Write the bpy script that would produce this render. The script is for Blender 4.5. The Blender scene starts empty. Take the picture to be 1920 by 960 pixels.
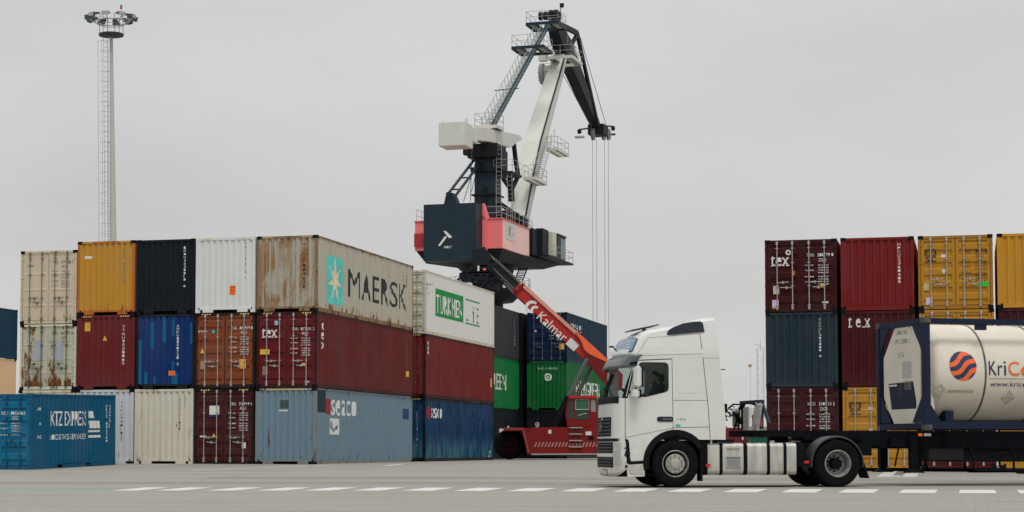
import bpy, bmesh, math, random
from mathutils import Vector, Matrix
from mathutils.geometry import delaunay_2d_cdt
random.seed(7)
S = bpy.context.scene
COL = S.collection
R = math.radians
sin, cos, pi = math.sin, math.cos, math.pi

# ------------------------------------------------------------------ camera
CAMZ, PITCH, FPX = 0.85, R(3.37), 3427.6
cam_d = bpy.data.cameras.new('camera')
cam = bpy.data.objects.new('camera', cam_d)
COL.objects.link(cam)
cam.location = (0, 0, CAMZ)
cam.rotation_euler = (R(90) + PITCH, 0, 0)
cam_d.sensor_width = 36
cam_d.lens = 36 * FPX / 1920
cam_d.shift_y = 160 / 1920
cam_d.clip_end = 9000
cam_d.clip_start = 0.5
S.camera = cam

# ------------------------------------------------------------------ sky and sun
SUN_EL, SUN_AZ = R(62), R(165)     # azimuth measured from +Y towards +X
wd = bpy.data.worlds.new('World')
S.world = wd
wd.use_nodes = True
nt = wd.node_tree
nt.nodes.clear()
out = nt.nodes.new('ShaderNodeOutputWorld')
bg = nt.nodes.new('ShaderNodeBackground')
bg.inputs['Strength'].default_value = 0.1
sky = nt.nodes.new('ShaderNodeTexSky')
sky.sky_type = 'NISHITA'
sky.sun_disc = False
sky.sun_elevation = SUN_EL
sky.sun_rotation = SUN_AZ
sky.dust_density = 3
tc = nt.nodes.new('ShaderNodeTexCoord')
sep = nt.nodes.new('ShaderNodeSeparateXYZ')
nt.links.new(tc.outputs['Generated'], sep.inputs[0])
ramp = nt.nodes.new('ShaderNodeValToRGB')          # overcast: luminance climbs towards the zenith
cr = ramp.color_ramp
cr.elements[0].position = 0.0
cr.elements[0].color = (0.545, 0.540, 0.530, 1)
cr.elements[1].position = 1.0
cr.elements[1].color = (.86, .87, .88, 1)
e = cr.elements.new(0.12); e.color = (0.565, 0.565, 0.560, 1)
e = cr.elements.new(0.30); e.color = (0.585, 0.600, 0.605, 1)
e = cr.elements.new(0.60); e.color = (0.76, 0.78, 0.79, 1)
nt.links.new(sep.outputs['Z'], ramp.inputs[0])
mp = nt.nodes.new('ShaderNodeMapping')
mp.inputs['Scale'].default_value = (2.2, 2.2, 7.0)
mp.inputs['Rotation'].default_value = (0.0, 0.25, 0.4)
nt.links.new(tc.outputs['Generated'], mp.inputs[0])
nz = nt.nodes.new('ShaderNodeTexNoise')
nz.inputs['Scale'].default_value = 1.6
nz.inputs['Detail'].default_value = 4
nz.inputs['Roughness'].default_value = 0.5
nt.links.new(mp.outputs[0], nz.inputs[0])
mr = nt.nodes.new('ShaderNodeMapRange')
mr.inputs[1].default_value = 0.3; mr.inputs[2].default_value = 0.7
mr.inputs[3].default_value = 10.2; mr.inputs[4].default_value = 11.75
nt.links.new(nz.outputs[0], mr.inputs[0])
sc_ = nt.nodes.new('ShaderNodeVectorMath'); sc_.operation = 'SCALE'
nt.links.new(ramp.outputs[0], sc_.inputs[0]); nt.links.new(mr.outputs[0], sc_.inputs[3])
mx = nt.nodes.new('ShaderNodeMix'); mx.data_type = 'RGBA'
mx.inputs[0].default_value = 0.97
nt.links.new(sky.outputs[0], mx.inputs[6]); nt.links.new(sc_.outputs[0], mx.inputs[7])
nt.links.new(mx.outputs[2], bg.inputs[0])
nt.links.new(bg.outputs[0], out.inputs[0])

sd = bpy.data.lights.new('sun', 'SUN')
sd.energy = 1.5
sd.angle = R(20)
sd.color = (1.0, 0.965, 0.92)
sun = bpy.data.objects.new('sun', sd)
COL.objects.link(sun)
sdir = Vector((sin(SUN_AZ) * cos(SUN_EL), cos(SUN_AZ) * cos(SUN_EL), sin(SUN_EL)))
sun.rotation_euler = sdir.to_track_quat('Z', 'Y').to_euler()
sun.location = (0, 0, 60)

S.view_settings.view_transform = 'Standard'
S.view_settings.look = 'None'
S.view_settings.exposure = 0
S.view_settings.gamma = 1
S.render.resolution_x, S.render.resolution_y = 1024, 512

# ------------------------------------------------------------------ helpers
def lin(c):
    c /= 255.0
    return c / 12.92 if c < 0.04045 else ((c + 0.055) / 1.055) ** 2.4

def K(r, g, b, k=1.0):
    """paint colour: sRGB swatch -> linear base colour"""
    return (min(lin(r) * k, .85), min(lin(g) * k, .85), min(lin(b) * k, .85), 1)

def at(px, py, Y):
    """point of the place at depth Y seen at (px, py) of the 1920 px photo"""
    u = (px - 960) / FPX; v = -(py - 640) / FPX
    dx = u
    dy = cos(PITCH) - v * sin(PITCH)
    dz = sin(PITCH) + v * cos(PITCH)
    return Vector((dx / dy * Y, Y, CAMZ + dz / dy * Y))

def tag(o, label=None, cat=None, group=None, kind=None):
    if label: o['label'] = label
    if cat: o['category'] = cat
    if group: o['group'] = group
    if kind: o['kind'] = kind
    return o

def empty(name, loc, rz=0, label=None, cat=None, group=None):
    o = bpy.data.objects.new(name, None)
    o.empty_display_size = 0.3
    COL.objects.link(o)
    o.location = loc
    o.rotation_euler = (0, 0, rz)
    return tag(o, label, cat, group)

class MB:
    def __init__(s):
        s.v = []; s.f = []
    def add(s, vs, fs):
        n = len(s.v)
        s.v += [tuple(p) for p in vs]
        s.f += [tuple(i + n for i in f) for f in fs]
        return s
    def box(s, x0, x1, y0, y1, z0, z1):
        v = [(x0,y0,z0),(x1,y0,z0),(x1,y1,z0),(x0,y1,z0),(x0,y0,z1),(x1,y0,z1),(x1,y1,z1),(x0,y1,z1)]
        return s.add(v, [(0,3,2,1),(4,5,6,7),(0,1,5,4),(1,2,6,5),(2,3,7,6),(3,0,4,7)])
    def bar(s, a, b, w, h, up=(0,0,1), w2=None, h2=None):
        """box beam a->b; w along side axis, h along 'up'"""
        a = Vector(a); b = Vector(b); d = (b - a).normalized(); up = Vector(up)
        if abs(d.dot(up)) > .98: up = Vector((0,1,0)) if abs(d.y) < .9 else Vector((1,0,0))
        sx = d.cross(up).normalized(); u = sx.cross(d).normalized()
        w2 = w if w2 is None else w2; h2 = h if h2 is None else h2
        v = []
        for p, ww, hh in ((a, w, h), (b, w2, h2)):
            for i, j in ((-1,-1),(1,-1),(1,1),(-1,1)):
                v.append(p + sx*i*ww/2 + u*j*hh/2)
        return s.add(v, [(0,1,2,3),(7,6,5,4),(0,4,5,1),(1,5,6,2),(2,6,7,3),(3,7,4,0)])
    def tube(s, a, b, r, n=8, r2=None, caps=True):
        a = Vector(a); b = Vector(b); d = (b - a).normalized()
        up = Vector((0,0,1)) if abs(d.z) < .9 else Vector((1,0,0))
        sx = d.cross(up).normalized(); u = sx.cross(d)
        r2 = r if r2 is None else r2
        v = []
        for p, rr in ((a, r), (b, r2)):
            for i in range(n):
                t = 2*pi*i/n
                v.append(p + sx*cos(t)*rr + u*sin(t)*rr)
        f = [(i, (i+1) % n, n + (i+1) % n, n + i) for i in range(n)]
        if caps: f += [tuple(range(n-1, -1, -1)), tuple(range(n, 2*n))]
        return s.add(v, f)
    def path(s, pts, r, n=6):
        for a, b in zip(pts[:-1], pts[1:]): s.tube(a, b, r, n)
        return s
    def prism(s, pts, off):
        """planar polygon pts (3D) pushed along vector off"""
        n = len(pts); off = Vector(off)
        v = [Vector(p) for p in pts] + [Vector(p) + off for p in pts]
        f = [tuple(range(n-1, -1, -1)), tuple(range(n, 2*n))] + [(i, (i+1) % n, n+(i+1) % n, n+i) for i in range(n)]
        return s.add(v, f)
    def grid(s, rows, close=False):
        m = len(rows[0]); v = [p for r_ in rows for p in r_]; f = []
        for i in range(len(rows)-1):
            for j in range(m-1 if not close else m):
                a = i*m+j; b = i*m+(j+1) % m
                f.append((a, b, b+m, a+m))
        return s.add(v, f)
    def lathe(s, prof, axis='y', n=24, c=(0,0,0)):
        """prof = [(along, radius)]"""
        rows = []
        for a, r in prof:
            row = []
            for i in range(n):
                t = 2*pi*i/n
                if axis == 'y': row.append((c[0]+r*cos(t), c[1]+a, c[2]+r*sin(t)))
                elif axis == 'x': row.append((c[0]+a, c[1]+r*cos(t), c[2]+r*sin(t)))
                else: row.append((c[0]+r*cos(t), c[1]+r*sin(t), c[2]+a))
            rows.append(row)
        return s.grid(rows, close=True)
    def mesh(s, name, smooth=None, bevel=0):
        me = bpy.data.meshes.new(name)
        me.from_pydata(s.v, [], s.f)
        bm = bmesh.new(); bm.from_mesh(me)
        bmesh.ops.recalc_face_normals(bm, faces=bm.faces)
        if bevel:
            es = [e for e in bm.edges if len(e.link_faces) == 2 and e.calc_face_angle(0) > .6]
            try: bmesh.ops.bevel(bm, geom=es, offset=bevel, segments=2, affect='EDGES', clamp_overlap=True)
            except Exception: pass
        if smooth:
            for f in bm.faces: f.smooth = True
            for e in bm.edges:
                if len(e.link_faces) == 2 and e.calc_face_angle(0) > smooth: e.smooth = False
        bm.to_mesh(me); bm.free()
        return me
    def build(s, name, mat, parent=None, smooth=None, bevel=0):
        return obj(name, s.mesh(name, smooth, bevel), mat, parent)

def obj(name, me, mat, parent=None):
    o = bpy.data.objects.new(name, me)
    COL.objects.link(o)
    if parent: o.parent = parent
    if mat is not None:
        if not me.materials: me.materials.append(None)
        o.material_slots[0].link = 'OBJECT'
        o.material_slots[0].material = mat
    return o

# ------------------------------------------------------------------ materials
def nmat(name):
    m = bpy.data.materials.new(name); m.use_nodes = True
    t = m.node_tree; b = t.nodes['Principled BSDF']
    return m, t, b

def N(t, kind, **kw):
    n = t.nodes.new(kind)
    for k, v in kw.items():
        if k.startswith('i'): n.inputs[int(k[1:])].default_value = v
        else: setattr(n, k, v)
    return n

_plain = {}
def plain(name, col, rough=.5, metal=0, var=.10, scale=3.0, bump=0, spec=.28, stretch=(1,1,1), coat=0):
    key = (name, col, rough, metal)
    if key in _plain: return _plain[key]
    m, t, b = nmat(name)
    b.inputs['Roughness'].default_value = rough
    b.inputs['Metallic'].default_value = metal
    b.inputs['Specular IOR Level'].default_value = spec
    b.inputs['Coat Weight'].default_value = coat
    tcn = N(t, 'ShaderNodeTexCoord'); mpn = N(t, 'ShaderNodeMapping')
    mpn.inputs['Scale'].default_value = stretch
    t.links.new(tcn.outputs['Object'], mpn.inputs[0])
    nn = N(t, 'ShaderNodeTexNoise'); nn.inputs['Scale'].default_value = scale; nn.inputs['Detail'].default_value = 6
    nn.inputs['Roughness'].default_value = .62
    t.links.new(mpn.outputs[0], nn.inputs[0])
    r = N(t, 'ShaderNodeMapRange'); r.inputs[1].default_value = .3; r.inputs[2].default_value = .7
    r.inputs[3].default_value = 1 - var; r.inputs[4].default_value = 1 + var * .6
    t.links.new(nn.outputs[0], r.inputs[0])
    s = N(t, 'ShaderNodeVectorMath', operation='SCALE'); s.inputs[0].default_value = col[:3]
    t.links.new(r.outputs[0], s.inputs[3]); t.links.new(s.outputs[0], b.inputs['Base Color'])
    r2 = N(t, 'ShaderNodeMapRange'); r2.inputs[3].default_value = max(rough-.1, .03); r2.inputs[4].default_value = min(rough+.15, 1)
    t.links.new(nn.outputs[0], r2.inputs[0]); t.links.new(r2.outputs[0], b.inputs['Roughness'])
    if bump:
        bp = N(t, 'ShaderNodeBump'); bp.inputs['Strength'].default_value = bump; bp.inputs['Distance'].default_value = .01
        t.links.new(nn.outputs[0], bp.inputs['Height']); t.links.new(bp.outputs[0], b.inputs['Normal'])
    _plain[key] = m
    return m

def paint(name, col, seed=0, rust=.1, rib=0, rustcol=(.16, .06, .022), patch=None, patch_amt=.5, fade=.18, streak=.25, rough=.55, low=None, edge=.5, H=2.9):
    """weathered container paint: fading, vertical dirt streaks, rust blooms, optional second coat showing"""
    m, t, b = nmat(name)
    L = t.links.new
    tcn = N(t, 'ShaderNodeTexCoord')
    def coords(sx, sy, sz, off):
        q = N(t, 'ShaderNodeMapping'); q.inputs['Scale'].default_value = (sx, sy, sz)
        q.inputs['Location'].default_value = (seed*3.7+off, seed*1.3-off, seed*2.1+off*2)
        L(tcn.outputs['Object'], q.inputs[0]); return q.outputs[0]
    def noise(c, sc, det=5, ro=.6):
        q = N(t, 'ShaderNodeTexNoise'); q.inputs['Scale'].default_value = sc; q.inputs['Detail'].default_value = det
        q.inputs['Roughness'].default_value = ro; L(c, q.inputs[0]); return q.outputs[0]
    def rng(src, a, b_, c=0., d=1., sm=True):
        q = N(t, 'ShaderNodeMapRange'); q.interpolation_type = 'SMOOTHSTEP' if sm else 'LINEAR'
        q.inputs[1].default_value = a; q.inputs[2].default_value = b_; q.inputs[3].default_value = c; q.inputs[4].default_value = d
        L(src, q.inputs[0]); return q.outputs[0]
    def mix(f, c1, c2):
        q = N(t, 'ShaderNodeMix', data_type='RGBA')
        if isinstance(f, float): q.inputs[0].default_value = f
        else: L(f, q.inputs[0])
        for i, c in ((6, c1), (7, c2)):
            if isinstance(c, tuple): q.inputs[i].default_value = (c + (1,))[:4]
            else: L(c, q.inputs[i])
        return q.outputs[2]
    def math_(op, a, b_):
        q = N(t, 'ShaderNodeMath', operation=op)
        for i, c in ((0, a), (1, b_)):
            if isinstance(c, (int, float)): q.inputs[i].default_value = c
            else: L(c, q.inputs[i])
        return q.outputs[0]
    c3 = col[:3]
    grey = sum(c3)/3
    faded = tuple(min(.85, c*(1-.25)+grey*.12+.035) for c in c3)
    big = noise(coords(.5, .5, .5, 1), 1.3, 4)
    base = mix(rng(big, .35, .7, 0, fade*2), c3, faded)
    st = noise(coords(1, 1, .07, 4), 4.5, 5, .7)
    dark = tuple(c*.55+.008 for c in c3)
    base = mix(rng(st, .52, .74, 0, streak), base, dark)
    fine = noise(coords(1, 1, 1, 9), 9, 4)
    base = mix(rng(fine, .3, .75, 0, .12), base, tuple(c*.75 for c in c3))
    if patch:
        sn = N(t, 'ShaderNodeVectorMath', operation='SNAP'); sn.inputs[1].default_value = (.125, .125, .002)
        L(tcn.outputs['Object'], sn.inputs[0])
        q = N(t, 'ShaderNodeMapping'); q.inputs['Scale'].default_value = (7.3, 7.3, .55); q.inputs['Location'].default_value = (seed*3.7, seed, seed*2.3)
        L(sn.outputs[0], q.inputs[0])
        pn = noise(q.outputs[0], 1.0, 1, .3)
        th = .68 - .2*patch_amt
        base = mix(rng(pn, th, th+.015), base, patch)
    sz = N(t, 'ShaderNodeSeparateXYZ'); L(tcn.outputs['Object'], sz.inputs[0])
    zlow = rng(sz.outputs[2], 0.0, .75, 1, 0)
    zhi = rng(sz.outputs[2], H-.30, H, 0, 1)
    ed = math_('MULTIPLY', math_('MAXIMUM', zlow, zhi), .11*edge)
    if low:
        base = mix(math_('MULTIPLY', rng(sz.outputs[2], .5, 1.35, 1, 0), rng(noise(coords(1, 1, .1, 31), 6, 4), .4, .62)), base, low)
    rn = noise(coords(1, 1, .3, 13), 3.4, 8, .72)
    rs = math_('ADD', rn, ed)
    th = .715 - .20*rust
    rm = rng(rs, th, th+.05)
    halo = rng(rs, th-.10, th+.03, 0, min(.9, .45+.8*rust))
    halo = math_('MULTIPLY', halo, rng(noise(coords(1, 1, .08, 17), 7, 4), .4, .6))
    base = mix(halo, base, tuple(a*.7+b_*.5 for a, b_ in zip(rustcol, c3)))
    base = mix(rm, base, mix(rng(fine, .4, .6), rustcol, tuple(c*.45 for c in rustcol)))
    if rib:
        rb = noise(coords(1, 1, .035, 41), 5.5, 3, .6)
        rk = math_('MULTIPLY', rng(rb, .46, .58), rng(noise(coords(.7, .7, .5, 47), 1.7, 5, .6), .36, .56))
        base = mix(math_('MULTIPLY', rk, rib), base, mix(rng(fine, .35, .7), rustcol, tuple(c*.5 for c in rustcol)))
    L(base, b.inputs['Base Color'])
    b.inputs['Specular IOR Level'].default_value = .10
    L(mix(rm, (rough,)*3, (.9,)*3), b.inputs['Roughness'])
    bp = N(t, 'ShaderNodeBump'); bp.inputs['Strength'].default_value = .5; bp.inputs['Distance'].default_value = .03
    L(noise(coords(.6, .6, .6, 2), 2.2, 3, .5), bp.inputs['Height']); L(bp.outputs[0], b.inputs['Normal'])
    return m

M = {}
M['black'] = plain('black_plastic', (.006, .007, .009, 1), .6, spec=.10)
M['rubber'] = plain('tyre_rubber', (.008, .008, .009, 1), .9, spec=.06, var=.25, scale=9, bump=.4)
M['dark_steel'] = plain('dark_chassis_steel', (.004, .006, .008, 1), .7, var=.3, spec=.08)
M['galv'] = plain('galvanised_steel', (.42, .42, .40, 1), .5, .35, var=.3, scale=8)
M['gasket'] = plain('door_gasket', (.012, .012, .014, 1), .8)
M['deep'] = plain('underside_shadow_paint', (.010, .011, .013, 1), .9)
M['white_let'] = plain('white_lettering', (.74, .74, .71, 1), .6, var=.25, scale=20)
M['black_let'] = plain('black_lettering', (.02, .024, .03, 1), .6, var=.2)
M['grey_let'] = plain('grey_lettering', (.16, .18, .18, 1), .6, var=.2)
M['green_let'] = plain('green_lettering', (.05, .22, .08, 1), .6)
M['yellow_st'] = plain('yellow_sticker', (.75, .42, .04, 1), .5)
M['orange_st'] = plain('orange_sticker', (.85, .16, .02, 1), .5)
M['white_st'] = plain('white_sticker', (.68, .68, .66, 1), .5)
M['hazard'] = plain('hazard_yellow', (.62, .50, .12, 1), .6)

# ------------------------------------------------------------------ text
_tc = {}
def text2d(s, bold=0, space=1.0, line=1.0):
    k = (s, bold, space, line)
    if k in _tc: return _tc[k]
    cu = bpy.data.curves.new('t', 'FONT')
    cu.body = s; cu.offset = bold; cu.resolution_u = 3; cu.space_character = space; cu.space_line = line
    cu.align_x = 'CENTER' if '\n' in s else 'LEFT'; cu.fill_mode = 'NONE'
    o = bpy.data.objects.new('t', cu); COL.objects.link(o)
    dg = bpy.context.evaluated_depsgraph_get()
    me = o.evaluated_get(dg).to_mesh()
    vs = [(v.co.x, v.co.y) for v in me.vertices] if me else []; ed_ = [tuple(e_.vertices) for e_ in me.edges] if me else []; fs = []
    if vs:
        rv, _e, rf = delaunay_2d_cdt([Vector(v) for v in vs], ed_, [], 2, 1e-5)[:3]
        vs = [(v.x, v.y) for v in rv]; fs = [tuple(f) for f in rf]
    o.evaluated_get(dg).to_mesh_clear()
    bpy.data.objects.remove(o); bpy.data.curves.remove(cu)
    if not vs: return [], []
    x0 = min(v[0] for v in vs); x1 = max(v[0] for v in vs); y0 = min(v[1] for v in vs); y1 = max(v[1] for v in vs)
    vs = [((x-x0)/(x1-x0 or 1), (y-y0)/(y1-y0 or 1)) for x, y in vs]
    _tc[k] = (vs, fs)
    return vs, fs

class Marks:
    """flat markings in (u, v) of a wall; several may share one mesh"""
    def __init__(s): s.v = []; s.f = []
    def text(s, t, u, v, w, h, bold=0.0, space=1.0, line=1.0):
        """t fitted in the box with lower left (u, v), size w x h"""
        vs, fs = text2d(t, bold, space, line); n = len(s.v)
        s.v += [(u+a*w, v+b_*h) for a, b_ in vs]; s.f += [tuple(i+n for i in f) for f in fs]; return s
    def poly(s, pts):
        n = len(s.v); s.v += list(pts); s.f.append(tuple(range(n, n+len(pts)))); return s
    def rect(s, u, v, w, h): return s.poly([(u, v), (u+w, v), (u+w, v+h), (u, v+h)])
    def ring(s, u, v, r0, r1, n=24):
        for i in range(n):
            a, b_ = 2*pi*i/n, 2*pi*(i+1)/n
            s.poly([(u+r0*cos(a), v+r0*sin(a)), (u+r1*cos(a), v+r1*sin(a)), (u+r1*cos(b_), v+r1*sin(b_)), (u+r0*cos(b_), v+r0*sin(b_))])
        return s
    def column(s, t, u, v, w, h):
        """characters stacked downwards from top v"""
        n = len(t); ch = h/n
        for i, c in enumerate(t):
            if c != ' ': s.text(c, u, v-(i+1)*ch+.12*ch, w if c not in '1I' else w*.3, ch*.76)
        return s
    def build(s, name, mat, parent, fn, cuts=(), thick=0):
        """fn(u, v) -> 3D point; cuts = list of u where the wall bends"""
        me = bpy.data.meshes.new(name)
        me.from_pydata([(a, b_, 0) for a, b_ in s.v], [], s.f)
        bm = bmesh.new(); bm.from_mesh(me)
        bmesh.ops.triangulate(bm, faces=bm.faces[:])
        if len(cuts):
            lo = min(a for a, _ in s.v); hi = max(a for a, _ in s.v)
            for c in cuts:
                if lo < c < hi:
                    bmesh.ops.bisect_plane(bm, geom=bm.verts[:]+bm.edges[:]+bm.faces[:], dist=1e-5, plane_co=(c, 0, 0), plane_no=(1, 0, 0))
        for v in bm.verts: v.co = Vector(fn(v.co.x, v.co.y))
        bm.to_mesh(me); bm.free()
        return obj(name, me, mat, parent)
# ------------------------------------------------------------------ ground
def smooth(t):
    t = max(0, min(1, t)); return t*t*(3-2*t)
def gz(x, y):
    return .285 * max(0., min(1., (y-55)/14.0)) * (1 - .25*smooth((x-4)/6))
xs = [-900, -300, -120, -60, -40] + [-30+2*i for i in range(31)] + [40, 60, 120, 300, 900]
ys = [-30, 10, 25] + [30+2*i for i in range(24)] + [90, 130, 250, 500, 1200, 4000]
gm = MB(); gm.grid([[(x, y, gz(x, y)) for x in xs] for y in ys])
m, t, b = nmat('concrete_block_paving')
L = t.links.new
geo = N(t, 'ShaderNodeNewGeometry')
mp1 = N(t, 'ShaderNodeMapping'); mp1.inputs['Rotation'].default_value = (0, 0, R(14.15)); L(geo.outputs['Position'], mp1.inputs[0])
br = N(t, 'ShaderNodeTexBrick'); br.inputs['Scale'].default_value = 1.0
br.inputs['Brick Width'].default_value = .40; br.inputs['Row Height'].default_value = .40; br.inputs['Mortar Size'].default_value = .016
br.inputs['Color1'].default_value = (.338, .320, .278, 1); br.inputs['Color2'].default_value = (.305, .290, .254, 1)
br.inputs['Mortar'].default_value = (.20, .187, .167, 1); br.inputs['Mortar Smooth'].default_value = .4
L(mp1.outputs[0], br.inputs[0])
def gn(scale, det, sx=1, sy=1):
    q = N(t, 'ShaderNodeMapping'); q.inputs['Scale'].default_value = (sx, sy, 1); L(geo.outputs['Position'], q.inputs[0])
    n = N(t, 'ShaderNodeTexNoise'); n.inputs['Scale'].default_value = scale; n.inputs['Detail'].default_value = det; n.inputs['Roughness'].default_value = .65
    L(q.outputs[0], n.inputs[0]); return n.outputs[0]
def grng(src, a, b_, c, d):
    q = N(t, 'ShaderNodeMapRange'); q.inputs[1].default_value = a; q.inputs[2].default_value = b_; q.inputs[3].default_value = c; q.inputs[4].default_value = d
    L(src, q.inputs[0]); return q.outputs[0]
def gmix(f, a, c, mode='MIX'):
    q = N(t, 'ShaderNodeMix', data_type='RGBA', blend_type=mode)
    if isinstance(f, float): q.inputs[0].default_value = f
    else: L(f, q.inputs[0])
    for i, k in ((6, a), (7, c)):
        if isinstance(k, tuple): q.inputs[i].default_value = k
        else: L(k, q.inputs[i])
    return q.outputs[2]
sx_ = N(t, 'ShaderNodeSeparateXYZ'); L(geo.outputs['Position'], sx_.inputs[0])
msk = N(t, 'ShaderNodeMath', operation='MAXIMUM'); L(grng(gn(.35, 5, .25, 1), .38, .6, .25, .9), msk.inputs[0]); L(grng(sx_.outputs[0], -2, 7, .93, 0), msk.inputs[1])
c = gmix(msk.outputs[0], br.outputs[0], (.302, .287, .248, 1))     # worn, dusty areas where joints vanish
c = gmix(grng(gn(.9, 7, .3, 1), .46, .70, 0, .65), c, (.225, .214, .188, 1))
c = gmix(grng(gn(2.2, 6, .12, 1.6), .55, .72, 0, .35), c, (.37, .35, .305, 1))
c = gmix(grng(gn(3.2, 6, .22, 2.2), .60, .70, 0, .55), c, (.10, .095, .09, 1))                      # oil spots
c = gmix(grng(gn(28, 3), .35, .7, 0, .22), c, (.19, .178, .16, 1))
L(c, b.inputs['Base Color']); b.inputs['Roughness'].default_value = .85
bp = N(t, 'ShaderNodeBump'); bp.inputs['Strength'].default_value = .5; bp.inputs['Distance'].default_value = .02
L(gn(12, 6), bp.inputs['Height']); L(bp.outputs[0], b.inputs['Normal'])
ground = gm.build('ground', m)
ground['kind'] = 'structure'

def worn(name, col, lo=.42, hi=.62, under=(.33, .31, .28, 1)):
    m, t, b = nmat(name)
    g = N(t, 'ShaderNodeNewGeometry'); n = N(t, 'ShaderNodeTexNoise')
    n.inputs['Scale'].default_value = 4.5; n.inputs['Detail'].default_value = 8; n.inputs['Roughness'].default_value = .75
    t.links.new(g.outputs['Position'], n.inputs[0])
    r = N(t, 'ShaderNodeMapRange'); r.inputs[1].default_value = lo; r.inputs[2].default_value = hi; r.inputs[4].default_value = .9
    t.links.new(n.outputs[0], r.inputs[0])
    x = N(t, 'ShaderNodeMix', data_type='RGBA'); t.links.new(r.outputs[0], x.inputs[0])
    x.inputs[6].default_value = col; x.inputs[7].default_value = under
    t.links.new(x.outputs[2], b.inputs['Base Color']); b.inputs['Roughness'].default_value = .75
    return m
M['road_white'] = worn('worn_white_road_paint', (.62, .62, .60, 1), .52, .72)
M['road_faint'] = worn('faded_white_road_paint', (.60, .58, .54, 1), .42, .72)
M['road_orange'] = worn('faded_orange_road_paint', (.46, .30, .15, 1), .50, .72)
M['road_green'] = worn('faded_green_road_paint', (.24, .48, .32, 1), .52, .85)
def gstrip(mb, p, q, w, dz=.004, n=12):
    """painted strip on the ground from p to q (x, y)"""
    p = Vector(p); q = Vector(q); d = (q-p).normalized(); s = Vector((-d.y, d.x))*w/2
    rows = []
    for i in range(n+1):
        c_ = p+(q-p)*i/n
        rows.append([(c_.x+k*s.x, c_.y+k*s.y, gz(c_.x+k*s.x, c_.y+k*s.y)+dz) for k in (-1, 1)])
    mb.grid(rows)
def gp(px, py):
    """ground point (x, y) under a photo pixel of the near, level apron"""
    v = at(px, py, 1.0) - Vector((0, 0, CAMZ)); Y = -CAMZ/v.z
    return (v.x*Y, Y)
# bars of the crossing: (bottom-left px, bottom-right px)
mb = MB()
near = lambda px: 920.2 + max(0, (px-700))*.0045
far_ = lambda px: 914.2 + max(0, (px-700))*.0022
starts = [208, 290, 387, 480, 567, 658, 752, 849, 948, 1048, 1147, 1249, 1354, 1463, 1571, 1684, 1798, 1913]
tA = R(14.15)
for i, sx_ in enumerate(starts):
    w_ = 50 + (sx_-208)*.013
    a = Vector(gp(sx_, near(sx_))); b2 = Vector(gp(sx_+w_, near(sx_+w_)))
    vk = min(1, max(0, (sx_-250)/1450)); dv = .03+.222*vk**.8; d = Vector((dv, 1)).normalized(); ln = 3.1
    vs = [a, b2, b2+d*ln, a+d*ln]
    mb.add([(p.x, p.y, .004) for p in vs], [(0, 1, 2, 3)])
mk = mb.build('crossing_bars', M['road_white']); mk['kind'] = 'structure'
mb = MB()
gstrip(mb, gp(300, 913.6), gp(1150, 913.4), .10, .0045); gstrip(mb, gp(1150, 913.4), gp(1918, 918.6), .10, .0045)
mk = mb.build('road_edge_line', M['road_orange']); mk['kind'] = 'structure'
mb = MB()
for a, b2, w_ in (((-40, 916.4), (225, 915.6), .35), ((-40, 919.5), (190, 918.6), .35)): gstrip(mb, gp(*a), gp(*b2), w_)
mk = mb.build('green_lane_line', M['road_green']); mk['kind'] = 'structure'
mb = MB()
gstrip(mb, gp(512, 901), gp(600, 900.6), .16); gstrip(mb, gp(622, 900.8), gp(712, 900.6), .16); gstrip(mb, gp(1180, 899.5), gp(1460, 899), .14)
gstrip(mb, gp(1000, 884), gp(1080, 883.6), .2)
gstrip(mb, (-26, 62.6), (-2, 57.4), .22); gstrip(mb, (-2, 57.4), (6, 55.9), .16)
gstrip(mb, (-13.5, 65.2), (-7.2, 66.5), .2); gstrip(mb, (-10.8, 61.5), (-6.6, 67.4), .3); gstrip(mb, (-15.4, 62.5), (-12.6, 68.8), .3)
gstrip(mb, (-4.6, 66.4), (-4.0, 69.5), .3)
for px in (1668, 1694): gstrip(mb, at(px, 884, 55.5).xy, (at(px, 884, 55.5).x+1.6, 62), .75, n=4)
mk = mb.build('bay_lines', M['road_faint']); mk['kind'] = 'structure'
M['skid'] = worn('tyre_rubber_marks', (.235, .224, .196, 1), .36, .56, (.30, .285, .25, 1))
mb = MB()
def gcurve(pts, w_, dz=.0065):
    rows = []
    for i, p_ in enumerate(pts):
        q = Vector(pts[min(i+1, len(pts)-1)])-Vector(pts[max(i-1, 0)]); n_ = Vector((-q.y, q.x)).normalized()*w_/2; p_ = Vector(p_)
        rows.append([(p_.x-n_.x, p_.y-n_.y, gz(p_.x-n_.x, p_.y-n_.y)+dz), (p_.x+n_.x, p_.y+n_.y, gz(p_.x+n_.x, p_.y+n_.y)+dz)])
    mb.grid(rows)
for k_, (x0, y0_, x1, y1_, bend) in enumerate(((-16, 44.5, 14, 41.8, 1.2), (-16, 46.6, 14, 43.6, 1.4), (-9, 52, 16, 46, 2.2), (-9, 54.2, 16, 48, 2.4))):
    gcurve([(x0+(x1-x0)*i/30, y0_+(y1_-y0_)*i/30+bend*sin(pi*i/30)) for i in range(31)], .30, .0065+.0015*k_)
mk = mb.build('tyre_marks', M['skid']); mk['kind'] = 'structure'

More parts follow.
